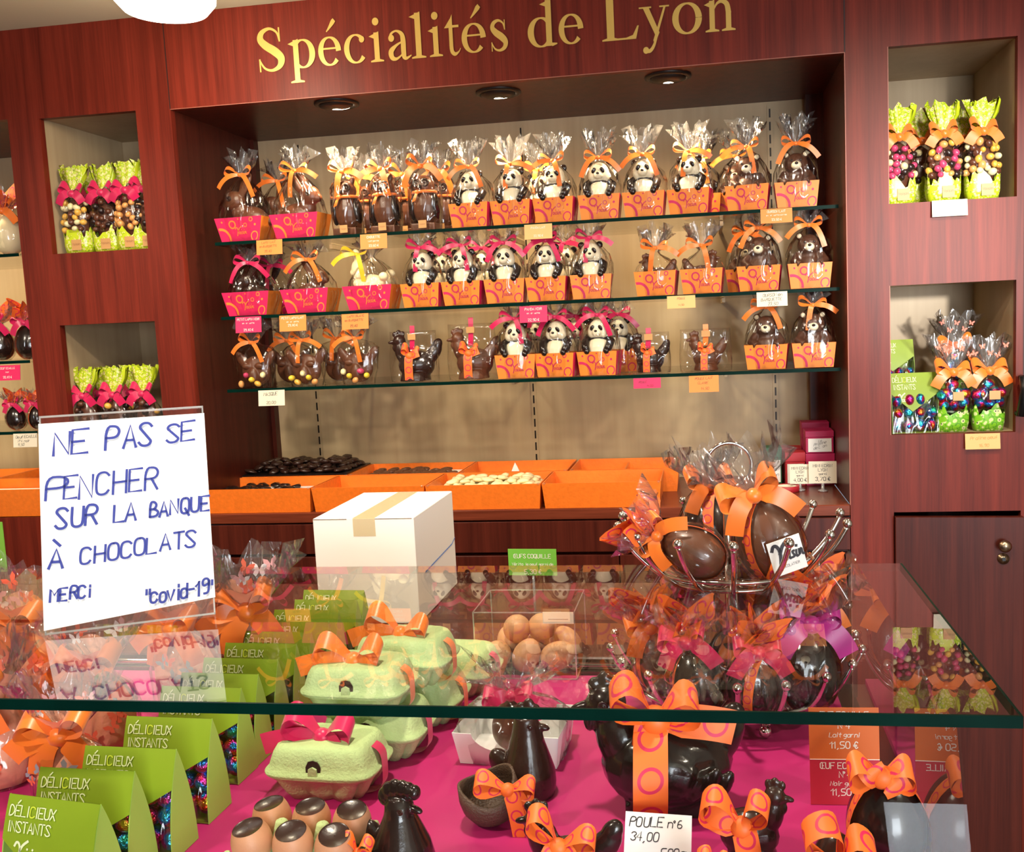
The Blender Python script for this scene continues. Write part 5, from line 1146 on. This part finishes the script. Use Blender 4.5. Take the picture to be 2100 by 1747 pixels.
egg_carton((xa+.045, ya+.23, DZ+.0752), 'mint egg carton with orange bow stacked farther back', 'orange', R(-4), 2)
egg_carton((xa+.085, ya+.372, DZ+.0006), 'mint egg carton with pink ribbon, last one near the clear egg box', 'pink', R(-5), 0, False)
# open carton with six emptied eggs
yo = -1.338; xo = AY(592, 1745, yo-.03).x+.004
o = thing('egg_carton', 'open mint carton holding six cut brown eggs at the bottom of the photo', 'egg carton', (xo, yo, DZ+.0006), R(-3), 'mint egg cartons'); D = cached('carton', carton_mes)
link('cup_tray', D['cup_tray'], o)
mb = MB(); mb.box(-.082, .082, -.056, .056, .0385, .0400); part('tray_rim', mb, [CARTON], o)
def cone_me():
    mb = MB(); mb.lathe([(.016, 0), (.012, .02), (.0075, .036), (.006, .038), (.0005, .0385)], 8); return mb.mesh('divider_cone', [CARTON])
for x in (-.0265, .0265): link('divider_cone', cached('cone', cone_me), o, (x, 0, .0395))
for x in (-.08, .08):
    for y in (-.05, .05): link('divider_cone', cached('cone', cone_me), o, (x*.93, y*.85, .038), None, .55)
def cut_egg():
    mb = MB(); M = Matrix(); rings = []
    for i in range(13):
        a = -PI/2+(PI*.5+.62)*i/12; q = 1-.12*math.sin(a); rings.append([(.0235*q*max(math.cos(a), .02)*math.cos(2*PI*k/24), .0235*q*max(math.cos(a), .02)*math.sin(2*PI*k/24), .0295*math.sin(a)) for k in range(24)])
    mb.loft(rings, 0, True, False); return mb.mesh('cut_egg', [EGGSH])
def egg_fill():
    a = .62; r = .0235*(1-.12*math.sin(a))*math.cos(a); mb = MB(); mb.lathe([(r*.98, 0), (r*.9, -.0008), (.0005, -.0012)], 24, (0, 0, .0295*math.sin(a)-.0002)); return mb.mesh('chocolate_filling', [DCH])
for j, (row, ny) in enumerate(((-.0265, 'front'), (.0265, 'back'))):
    for i, x in enumerate((-.053, 0, .053)):
        e = thing('cut_egg', 'brown eggshell filled with dark chocolate, %s row %s of the open carton' % (ny, ('left', 'middle', 'right')[i]), 'filled egg', (xo+x, yo+row-x*.05, DZ+.0672), group='filled eggs in the open carton', rot=(R(10+4*i-6*j), R((-6, 3, 8)[i]), 0))
        s = link('eggshell', cached('cutegg', cut_egg), e); link('chocolate_filling', cached('cutfill', egg_fill), e)

# ------------------------------------------------------------------ clear box of shell eggs, sign cards, price board
ax0, ax1, ay0, ay1, ah = .918, 1.108, -.690, -.545, .128
o = thing('clear_box', 'clear acrylic box with pale filled eggs at the rear of the case', 'clear box', ((ax0+ax1)/2, (ay0+ay1)/2, DZ+.0006)); hw, hd = (ax1-ax0)/2, (ay1-ay0)/2
mb = MB()
for P in ([(-hw, -hd), (hw, -hd)], [(hw, -hd), (hw, hd)], [(hw, hd), (-hw, hd)], [(-hw, hd), (-hw, -hd)]):
    (a, b), (c, d) = P; mb.add([(a, b, .002), (c, d, .002), (c, d, ah), (a, b, ah)], [(0, 1, 2, 3)], 0, False)
part('walls', mb, [ACRYL], o)
mb = MB()
for x in (-hw, hw):
    for y in (-hd, hd): mb.box(x-.0011, x+.0011, y-.0011, y+.0011, 0, ah)
for z in (0, ah-.0016):
    for y in (-hd, hd): mb.box(-hw, hw, y-.0011, y+.0011, z, z+.0016)
    for x in (-hw, hw): mb.box(x-.0011, x+.0011, -hd, hd, z, z+.0016)
part('wall_edges', mb, [ACRE], o)
def shell_egg():
    mb = MB(); mb.ell((0, 0, 0), (.0265, .0265, .034), n=24, k=16, egg=.12); return mb.mesh('filled_shell_egg', [GCH])
for i, (x, y, z, rx, ry) in enumerate(((-.062, -.035, .030, 1.3, .3), (-.004, -.038, .031, .4, .2), (.055, -.036, .030, 1.2, -.4), (-.05, .03, .032, .5, .6), (.012, .032, .030, 1.4, .2), (.062, .034, .031, .4, -.5), (-.028, -.004, .072, .9, .8), (.022, .0, .074, 1.2, -.2))):
    tag(link('filled_shell_egg', cached('shegg', shell_egg), None, ((ax0+ax1)/2+x, (ay0+ay1)/2+y, DZ+.003+z), (rx, ry, i)), 'pale brown shell egg inside the clear box, %s' % ('front left', 'front middle', 'front right', 'back left', 'back middle', 'back right', 'upper left', 'upper right')[i], 'filled egg', 'shell eggs in the clear box')
a, b = AY(1113, 1262, ay0-.003), AY(1176, 1262, ay0-.003)
mb = MB(); mb.box(a.x, b.x, ay0-.0045, ay0-.0035, DZ+ah-.020, DZ+ah+.002); mb.box(a.x+.01, b.x-.01, ay0-.0046, ay0-.0045, DZ+ah-.012, DZ+ah-.011, 1); tag(part('box_label', mb, [CARDW, INKBR]), 'small cream card stuck on the front of the clear egg box', 'card')
Yg = -.47; a, b = AY(1042, 1152, Yg), AY(1142, 1152, Yg); zt, zb = AY(1090, 1126, Yg).z, AY(1090, 1180, Yg).z; h = zt-zb; wd = b.x-a.x
o = thing('sign_card', 'green price card reading OEUFS COQUILLE on a thin stand behind the case', 'price card', ((a.x+b.x)/2, Yg, .9255), R(-3))
mb = card_mb(wd, h, [('ŒUFS COQUILLE', .15*h, None, .66*h), ('Véritable oeuf garni de', .10*h, None, .38*h), ('5,30 €', .17*h, None, .06*h)]); mb.v = [Vector((p.x, p.y, p.z+zb-.9255)) for p in mb.v]; part('card', mb, [SGREEN, INKW], o)
mb = MB(); mb.tube([(0, .003, .003), (0, .003, zb-.9255+.02)], .003, 8); mb.lathe([(.02, 0), (.02, .003), (.004, .006)], 20, cap0=True, cap1=True); part('stand', mb, [ACRE], o)
o = thing('sign_card', 'lime green card standing at the left edge beside the white sheet', 'price card', (AY(-6, 1150, -.55).x, -.55, .9255), R(-6))
z1 = AY(5, 1070, -.55).z-.9255; mb = MB(); mb.box(-.05, .024, 0, .0015, z1-.11, z1); mb.tube([(-.01, .003, 0), (-.01, .003, z1-.1)], .003, 8); text(mb, 'ŒUFS', (-.03, -.0006, z1-.025), (1, 0, 0), (0, 0, 1), .012, mat=1); part('card', mb, [SGREEN, INKW], o)
Yb = -1.115; a, b = AY(1661, 1560, Yb), AY(1806, 1570, Yb); wd = b.x-a.x; h = AY(1735, 1456, Yb).z-DZ-.001
o = thing('price_board', 'orange and red printed price board standing on the magenta cloth', 'price board', ((a.x+b.x)/2, Yb, DZ+.0008), R(2), rot=(-.06, 0, R(2)))
mb = MB(); mb.box(-wd/2, wd/2, 0, .0015, 0, h*.47); [text(mb, s, (0, -.0005, z*h), (1, 0, 0), (0, 0, 1), k*h, mat=1, center=True, slant=.2*sl, sw=.14) for s, k, z, sl in (('ŒUF ECAILLE', .062, .375, 0), ('N°4', .062, .285, 0), ('Noir garni', .045, .20, 1), ('11,50 €', .068, .10, 0))]; mb.box(-wd/2, wd/2, -.0003, 0, h*.466, h*.473, 1); part('lower_panel', mb, [CARDR, INKW], o)
mb = MB(); mb.box(-wd/2, wd/2, 0, .0015, h*.4705, h); [text(mb, s, (0, -.0005, z*h), (1, 0, 0), (0, 0, 1), k*h, mat=1, center=True, slant=.2*sl, sw=.14) for s, k, z, sl in (('ŒUF ECAILLE', .062, .90, 0), ('N°4', .062, .79, 0), ('Lait garni', .045, .70, 1), ('11,50 €', .068, .585, 0))]; part('upper_panel', mb, [mat('burnt_orange_label', rgb(214, 104, 40), .55), INKW], o)
q = AZ(1348, 1766, DZ); o = thing('price_label', 'white handwritten label reading POULE 34,00 on the magenta cloth', 'price label', (q.x, q.y-.006, DZ+.002), R(-4), rot=(-.55, 0, R(-4)))
mb = card_mb(.082, .055, [('POULE', .011, -.036, .038), ('n°6', .009, .012, .039), ('34,00', .010, -.034, .022), ('500gr', .010, .004, .006)], True); part('card', mb, [WHITEP, INKK], o)

# ------------------------------------------------------------------ butterfly bags with wide orange bows
BAGP = [(.0006, .050, .038, 0), (.03, .058, .044, .03), (.08, .060, .046, .05), (.115, .048, .038, .08), (.138, .022, .019, .15), (.147, .012, .011, .2), (.154, .012, .011, .2), (.168, .028, .02, .25), (.2, .056, .026, .28), (.245, .085, .028, .28)]
def butterfly_bag(loc, lab, seed, sc_=1.0, rz=0, tall=1.0, nb=16):
    o = thing('butterfly_bag', lab, 'gift bag', loc, rz, 'butterfly bags with wide orange bows', scale=(sc_, sc_, sc_*tall)); rn = random.Random(seed)
    def mk():
        mb = MB(); mb.lathe([(.048, .003), (.054, .04), (.054, .085), (.04, .118), (.02, .14), (.03, .165), (.05, .19)], 26, sy=.78, cap0=True)
        mb.v = [v*(1+.10*noise.noise(v*40)) for v in mb.v]; return mb.mesh('tissue_paper', [TISSUE])
    link('tissue_paper', cached(('tissue', seed % 2), mk), o); wrapper(o, 'bfly', BAGP, 6, zig=.014, sqr=2.3)
    for k in range(nb):
        b = MB(); top = k % 2; z = rn.uniform(.185, .235) if top else rn.uniform(.03, .11); r = .056+(z-.2)*.6 if top else .062
        th = rn.uniform(-2.6, -.5); c = Vector((r*math.cos(th), r*(.5 if top else .76)*math.sin(th)-.003, z)); butterfly(b, c, rn.uniform(.018, .027), 0, rn.uniform(-.8, .8), Vector((-math.sin(th), math.cos(th)*.5, 0)).normalized(), Vector((0, 0, 1))); part('butterfly_print', b, [BUTT[k*7 % 4 if k % 3 else 0]], o)
    bow(o, 'orange', .062, .040, (0, -.018, .150), seed, loops=(30, 40), tails=((-1.25, -.45), (.85, -.85), (-.5, -1.0)), fwd=.45, plump=.5, tilt=35)
    return o
def bagat(px, py, Y): p = AY(px, py, Y); return (p.x, Y, DZ+.0006)
butterfly_bag(bagat(512, 1228, -.80), 'butterfly printed bag with orange bow rising behind the lime boxes', 1, 1.0, .2, 1.12)
butterfly_bag(bagat(372, 1290, -.86), 'butterfly printed bag with orange bow, under the right half of the white sheet', 2, 1.0, -.1, 1.05)
butterfly_bag(bagat(205, 1400, -1.02), 'butterfly printed bag with orange bow below the middle of the white sheet', 3, .95, .1)
butterfly_bag(bagat(60, 1330, -.88), 'butterfly printed bag with orange bow at the left edge behind the glass top', 4, 1.05, 0, 1.05)
butterfly_bag(bagat(140, 1530, -1.20), 'butterfly printed bag with orange bow left of the front lime boxes', 5, .86, .15, .92)
butterfly_bag(bagat(-10, 1480, -1.12), 'butterfly printed bag with orange bow cut by the left edge', 6, .95, -.2)

# ------------------------------------------------------------------ two tier chrome basket and its wrapped eggs
BX, BY = 1.392, -.800
bk = thing('tiered_basket', 'two tier chrome wire basket rising above the back of the glass case', 'basket', (BX, BY, DZ+.0006))
def tier(z0, r0, R_, h, n, seed):
    rings = MB()
    for r, z in ((r0, z0), (r0+(R_-r0)*.42, z0+h*.145), (r0+(R_-r0)*.60, z0+h*.34)): rings.tube([(r*math.cos(a), r*math.sin(a), z) for a in [2*PI*k/40 for k in range(40)]], .0034, 8, closed=True)
    part('rim_ring', rings, [CHROME], bk)
    def rod():
        mb = MB(); P = [(r0*.25, 0, z0), (r0, 0, z0-.002), (r0+(R_-r0)*.42, 0, z0+h*.13), (r0+(R_-r0)*.8, 0, z0+h*.58), (R_, 0, z0+h)]; mb.tube(crom(P, 5), .0042, 8); mb.ell((R_, 0, z0+h+.004), (.0078, .0078, .0078), n=14, k=10); return mb.mesh('curved_rod', [CHROME])
    me = rod()
    for k in range(n): link('curved_rod', me, bk, None, (0, 0, 2*PI*(k+.5)/n))
ZU = AY(1490, 1192, BY).z-DZ; ZR = AY(1478, 955, BY).z-DZ
tier(.026, .11, .205, .085, 18, 1); tier(ZU, .055, .186, .100, 14, 2)
mb = MB(); mb.tube([(0, 0, .02), (0, 0, ZR-.036)], .0115, 16); mb.ell((0, 0, ZU), (.016, .016, .007)); part('centre_post', mb, [CHROME], bk)
mb = MB(); mb.tube([(.037*math.cos(a), 0, ZR+.037*math.sin(a)) for a in [2*PI*k/36 for k in range(36)]], .0032, 8, closed=True); part('ring_handle', mb, [CHROME], bk, rot=(0, 0, .1))
for k in range(3):
    a = -PI/2+.35+2*PI*k/3; mb = MB(); mb.ell((.125*math.cos(a), .125*math.sin(a), .0102), (.0100, .0100, .0100)); mb.tube([(.11*math.cos(a), .11*math.sin(a), .026), (.125*math.cos(a), .125*math.sin(a), .014)], .003, 8); part('ball_foot', mb, [CHROME], bk)
TB = DZ+ZU+.006
o = wrapped_egg('wrapped_egg', (BX+.078, BY-.050, TB+.010), MCH, 'orange', 'large wrapped brown egg with white label standing in the upper basket', sc_=1.42, rot=(.05, -.30, .05), v=1, flower=False, gath=6)
mb = MB(); mb.box(-.019, .019, -.0006, 0, -.019, .019); logo(mb, (0, -.0011, -.004), (1, 0, 0), (0, 0, 1), .018, 1, .14); text(mb, 'CHOCOLATIER', (0, -.0011, -.012), (1, 0, 0), (0, 0, 1), .0028, mat=1, center=True); part('label', mb, [WHITEP, INKK], o, loc=(.012, -.0425, .040), rot=(0, .05, .25))
wrapped_egg('wrapped_egg', (BX-.030, BY+.075, TB+.012), DCH, 'orange', 'wrapped dark egg with orange ribbon behind the post of the upper basket', sc_=1.25, rot=(-.05, -.05, .4), v=2, flower=False)
o = wrapped_egg('wrapped_egg', (BX-.012, BY-.10, TB+.046), MCH, 'orange', 'wrapped egg lying on its side at the left of the upper basket', sc_=1.06, rot=(.15, -1.08, -.25), v=0, flower=True)
LB = DZ+.034
for i, (dx, dy, s, m, rb, tl, lab) in enumerate((
    (.105, -.085, 1.36, BCH, 'violet', (0, .06, .1), 'wrapped black egg with violet bow at the right of the lower basket'),
    (-.055, -.105, 1.12, BCH, 'pink', (0, -.12, -.3), 'wrapped black egg with pink bow at the left of the lower basket'),
    (.022, -.115, 1.08, BCH, 'pink', (.1, .05, .2), 'wrapped black egg with pink bow at the middle of the lower basket'),
    (-.115, -.02, 1.12, MCH, 'orange', (0, -.2, .2), 'wrapped brown egg at the far left of the lower basket'),
    (.05, .03, 1.2, MCH, 'violet', (0, 0, 0), 'wrapped brown egg with violet bow beside the post of the lower basket'),
    (.12, .07, 1.25, BCH, 'orange', (0, .12, 0), 'wrapped black egg at the rear right of the lower basket'),
    (-.045, .085, 1.2, BCH, 'pink', (0, -.1, 0), 'wrapped black egg at the rear left of the lower basket'))):
    wrapped_egg('wrapped_egg', (BX+dx, BY+dy, LB), m, rb, lab, sc_=s, rot=tl, v=i, group='wrapped eggs in the lower basket', wide=.024)

# ------------------------------------------------------------------ chocolate hens in front
def comb(mb, pts, y=.006):
    for x, z, r in pts: mb.ell((x, 0, z), (r*.8, y, r))
def big_hen():
    mb = MB(); mb.ell((.010, 0, .06), (.084, .060, .06)); mb.ell((-.042, 0, .085), (.034, .032, .05), (0, -.45, 0)); mb.ell((-.064, 0, .138), (.026, .023, .025)); mb.ell((.078, 0, .088), (.026, .02, .045), (0, .55, 0)); mb.ell((.092, 0, .11), (.018, .014, .026), (0, .4, 0))
    mb.ell((-.092, 0, .134), (.02, .0075, .0075), (0, -.25, 0)); comb(mb, ((-.078, .162, .011), (-.064, .168, .013), (-.048, .164, .012))); mb.ell((-.086, 0, .115), (.008, .007, .014)); mb.ell((.01, -.045, .062), (.045, .018, .032), (0, .25, 0)); mb.ell((.01, .045, .062), (.045, .018, .032), (0, .25, 0)); mb.box(-.045, .06, -.035, .035, 0, .02)
    for k in range(7): mb.ell((-.02+.016*k, -.056+.0022*abs(k-3), .05+.006*(k % 2)), (.010, .006, .022), (0, .5, 0), n=8, k=6)
    return fuse('big_hen', mb, BCH, .0026, 3)
def cone_hen():
    mb = MB(); mb.lathe([(.044, 0), (.047, .02), (.046, .04), (.040, .06), (.032, .085), (.0255, .108), (.0225, .124), (.019, .136), (.005, .145)], 28, cap0=True, cap1=True)
    mb.ell((.028, 0, .117), (.013, .007, .006), (0, .25, 0)); comb(mb, ((-.008, .150, .011), (.006, .155, .013), (.018, .148, .010))); mb.ell((.024, -.004, .099), (.006, .006, .014)); mb.ell((.009, -.0185, .124), (.0045, .003, .0045)); mb.ell((-.046, 0, .05), (.02, .014, .03), (0, -.5, 0))
    return fuse('cone_hen', mb, DCH, .002, 3)
def ring_eye(par, loc, s=1): return link('eye', cached('eye', eye_me), par, loc, (0, 0, 0), s)
def printed_bow(o, loc, L, w, v, **kw): return bow(o, 'ring', L, w, loc, v, **kw)
# the big black hen
q = AZ(1345, 1688, DZ); hb = q+Vector((0, .045, 0))
o = thing('chocolate_hen', 'large glossy black chocolate hen with ring ribbon in the middle of the case', 'chocolate hen', (hb.x+.004, hb.y, DZ+.0006), R(6), scale=1.06)
f = link('hen_body', cached('bighen', big_hen), o); ring_eye(f, (-.068, -.0215, .142), 1.1)
mb = MB(); P = crom([(-.010, -.032, .128), (-.012, -.060, .104), (-.014, -.078, .07), (-.015, -.074, .035), (-.016, -.058, .004)], 4); mb.ribbon(P, (1, 0, .06), .042); part('ring_band', mb, [RRIB], o)
printed_bow(o, (-.004, -.030, .128), .062, .042, 1, loops=(48, 24), tails=((1.55, -.12), (-.15, -.5)), fwd=.3, tilt=25, plump=.55)
# hen with the egg cup
q = AZ(1075, 1640, DZ); yy = q.y+.02
ht = (AY(1075, 1432, yy).z-DZ); hx, hs = q.x+.004, ht/.168
o = thing('chocolate_hen', 'dark tapered chocolate hen behind an egg cup, tied with orange bow', 'chocolate hen', (hx, yy, DZ+.0006), scale=hs)
f = link('hen_body', cached('conehen', cone_hen), o); ring_eye(f, (.010, -.0205, .1245), .8)
def cup():
    mb = MB(); n = 36; out = []; inn = []
    prof = [(.004, 0), (.022, .003), (.036, .014), (.044, .03), (.046, .046), (.0435, .062)]
    for r, z in prof: out.append([(r*math.cos(2*PI*k/n), r*math.sin(2*PI*k/n), z+(.010*math.sin(2*PI*k/n*2+.6) if r == .0435 else 0)) for k in range(n)])
    for r, z in reversed(prof): inn.append([((r-.004 if r > .005 else .001)*math.cos(2*PI*k/n), (r-.004 if r > .005 else .001)*math.sin(2*PI*k/n), z+.004*(r < .0435)+(.010*math.sin(2*PI*k/n*2+.6) if r == .0435 else 0)) for k in range(n)])
    mb.loft(out+inn, 0, True, True); return mb.mesh('egg_cup', [mat('grained_chocolate', rgb(82, 60, 46), .5, bump=(300, .8))])
q2 = AZ(1005, 1715, DZ); dx = (q2.x-hx)/hs; dy = (q2.y+.046-yy)/hs
link('egg_cup', cup(), o, (dx-.004, dy, .001), (.25, -.1, 0), 1.08)
printed_bow(o, (dx+.03, dy-.040, .070), .05, .026, 2, loops=(10, 18), tails=((.75, -1.3), (.4, -1.5)), fwd=.35, tilt=40)
# rooster head and shoulders at the bottom
yy = -1.325; q = AY(835, 1700, yy); ht = AY(838, 1606, yy).z-DZ
def rooster():
    mb = MB(); mb.lathe([(.040, 0), (.056, .015), (.057, .04), (.050, .07), (.037, .10), (.0275, .122), (.0245, .14), (.018, .152), (.003, .158)], 28, cap0=True, cap1=True)
    mb.ell((.032, 0, .134), (.014, .007, .006), (0, .3, 0)); comb(mb, ((-.026, .150, .017), (-.018, .160, .017), (-.006, .165, .018), (.008, .166, .017), (.020, .166, .015), (.032, .164, .013)), .012); mb.ell((.023, 0, .116), (.006, .006, .014)); mb.ell((-.05, 0, .07), (.018, .014, .035), (0, -.5, 0)); mb.ell((-.03, -.03, .045), (.022, .012, .03), (0, -.4, 0))
    return fuse('rooster', mb, BCH, .002, 3)
o = thing('chocolate_rooster', 'black chocolate rooster with thick comb beside the open egg carton', 'chocolate rooster', (q.x-.008, yy, DZ+.0006), R(-12), scale=ht/.178)
f = link('rooster_body', cached('rooster', rooster), o); ring_eye(f, (.014, -.0215, .137), .9)
# small black hen at the bottom centre and the brown hen at right
def place_hen(px_l, px_r, py_top, yy, key, m, flip, lab, rz=0):
    a, b = AY(px_l, 1690, yy), AY(px_r, 1690, yy); s = (b.x-a.x)/.124; o = thing('chocolate_hen', lab, 'chocolate hen', ((a.x+b.x)/2, yy, DZ+.0006), rz); zt = AY((px_l+px_r)/2, py_top, yy).z-DZ
    f = link('hen_body', cached('hen_'+key, lambda: hen_me(key, m)), o, (0, 0, .0004), None, (s*flip, s, zt/.118)); return o, s, zt
o, s, zt = place_hen(1050, 1272, 1640, -1.335, 'k', BCH, 1, 'small black chocolate hen with ring bow at the bottom centre')
printed_bow(o, (-.005, -.022, zt*.62), .048, .024, 1, loops=(62, 14), tails=((-.35, -1.0), (.5, -.9)), fwd=.35, tilt=30)
o, s, zt = place_hen(1448, 1636, 1590, -1.25, 'b', DCH, -1, 'brown chocolate hen facing right with large ring bow', R(-10))
printed_bow(o, (-.006, -.034, zt*.56), .050, .030, 2, loops=(30, 62), tails=((-.8, .35), (.25, -1.15)), fwd=.35, tilt=25, plump=.55)
# black egg with ring bow, bow topped egg, and the tops of two more at the bottom edge
yy = -1.262; q = AY(1817, 1690, yy); ht = AY(1815, 1580, yy).z-DZ
o = thing('chocolate_egg', 'black chocolate egg with ring bow on top beside the side glass', 'chocolate egg', (q.x, yy, DZ+.0006), scale=ht/.1)
egg_fig(o, BCH, (1.02, 1.02, 1), (0, 0, 0)); mb = MB(); P = [Vector((.0372*(1-.14*math.sin(a))*math.cos(a), -.012, .05+.0512*math.sin(a))) for a in [-PI/2+2*PI*k/32 for k in range(33)]]; mb.ribbon(P, (0, 1, 0), .016); part('ring_band', mb, [RRIB], o)
printed_bow(o, (-.008, -.022, .106), .030, .025, 0, loops=(8, 12), tails=((-.4, .4), (.5, -.4)), fwd=.4, tilt=30, plump=.6)
yy = -1.315; q = AY(1712, 1735, yy); o = thing('chocolate_egg', 'dark egg hidden under a large ring printed bow at bottom right', 'chocolate egg', (q.x, yy, DZ+.0006), scale=.75)
egg_fig(o, DCH, 1, (0, 0, 0)); printed_bow(o, (0, -.034, .066), .070, .048, 2, loops=(58, 52), tails=((-1.25, -.35), (1.3, -.15)), fwd=.3, tilt=20, plump=.65)
for i, (px, lab, yy) in enumerate(((1462, 'dark egg with orange bow showing at the bottom edge beside the white label', -1.352), (742, 'dark egg with orange bow showing at the bottom edge by the rooster', -1.355))):
    q = AY(px, 1745, yy); o = thing('chocolate_egg', lab, 'chocolate egg', (q.x, yy, DZ+.0006), scale=.55 if i else .52); egg_fig(o, DCH, 1, (0, 0, 0)); printed_bow(o, (0, -.02, .104), .046, .03, i, loops=(55, 40), tails=((-.9, -.4), (.9, -.4)), fwd=.3, tilt=25, plump=.6)
# white card cradle with a milk chocolate egg under cellophane
q = AZ(1045, 1575, DZ); o = thing('egg_cradle', 'white folded card cradle with brown egg under gathered cellophane behind the hens', 'egg cradle', (q.x, q.y+.055, DZ+.0006), R(-4))
mb = MB()
for y, sg in ((-.05, -1), (.05, 1)):
    P = [(-.075, 0), (.075, 0), (.082, .052)]+[(.052*math.cos(a), .052-.030*math.sin(a)) for a in [PI*k/14 for k in range(15)]]+[(-.082, .052)]
    n = len(P); mb.add([(x, y+sg*.2*z, z) for x, z in P]+[(x, y+sg*.2*z+.0012, z) for x, z in P], [tuple(range(n)), tuple(reversed(range(n, 2*n)))]+[((k+1) % n, k, n+k, n+(k+1) % n) for k in range(n)], 0, False)
for x, sg in ((-.075, -1), (.075, 1)): mb.add([(x, -.05, 0), (x, .05, 0), (x+sg*.007, .06, .052), (x+sg*.007, -.06, .052)], [(0, 1, 2, 3) if sg < 0 else (3, 2, 1, 0)], 0, False)
mb.box(-.075, .075, -.05, .05, .0003, .0015); part('card_cradle', mb, [WHITEP], o)
egg_fig(o, MCH, .88, (-.015, .004, .003), (0, .25, 0))
wrapper(o, 'cradle', [(.0003, .079, .055, 0), (.03, .082, .062, .02), (.056, .086, .062, .04), (.075, .06, .045, .1), (.092, .02, .018, .2), (.098, .012, .012, .3), (.112, .03, .02, .35), (.135, .062, .03, .4)], 5, sqr=3.5)
bow(o, 'pink', .04, .02, (0, -.014, .096), 1, loops=(5, 12), tails=((1.1, -.15), (-.8, -.3)), fwd=.4)
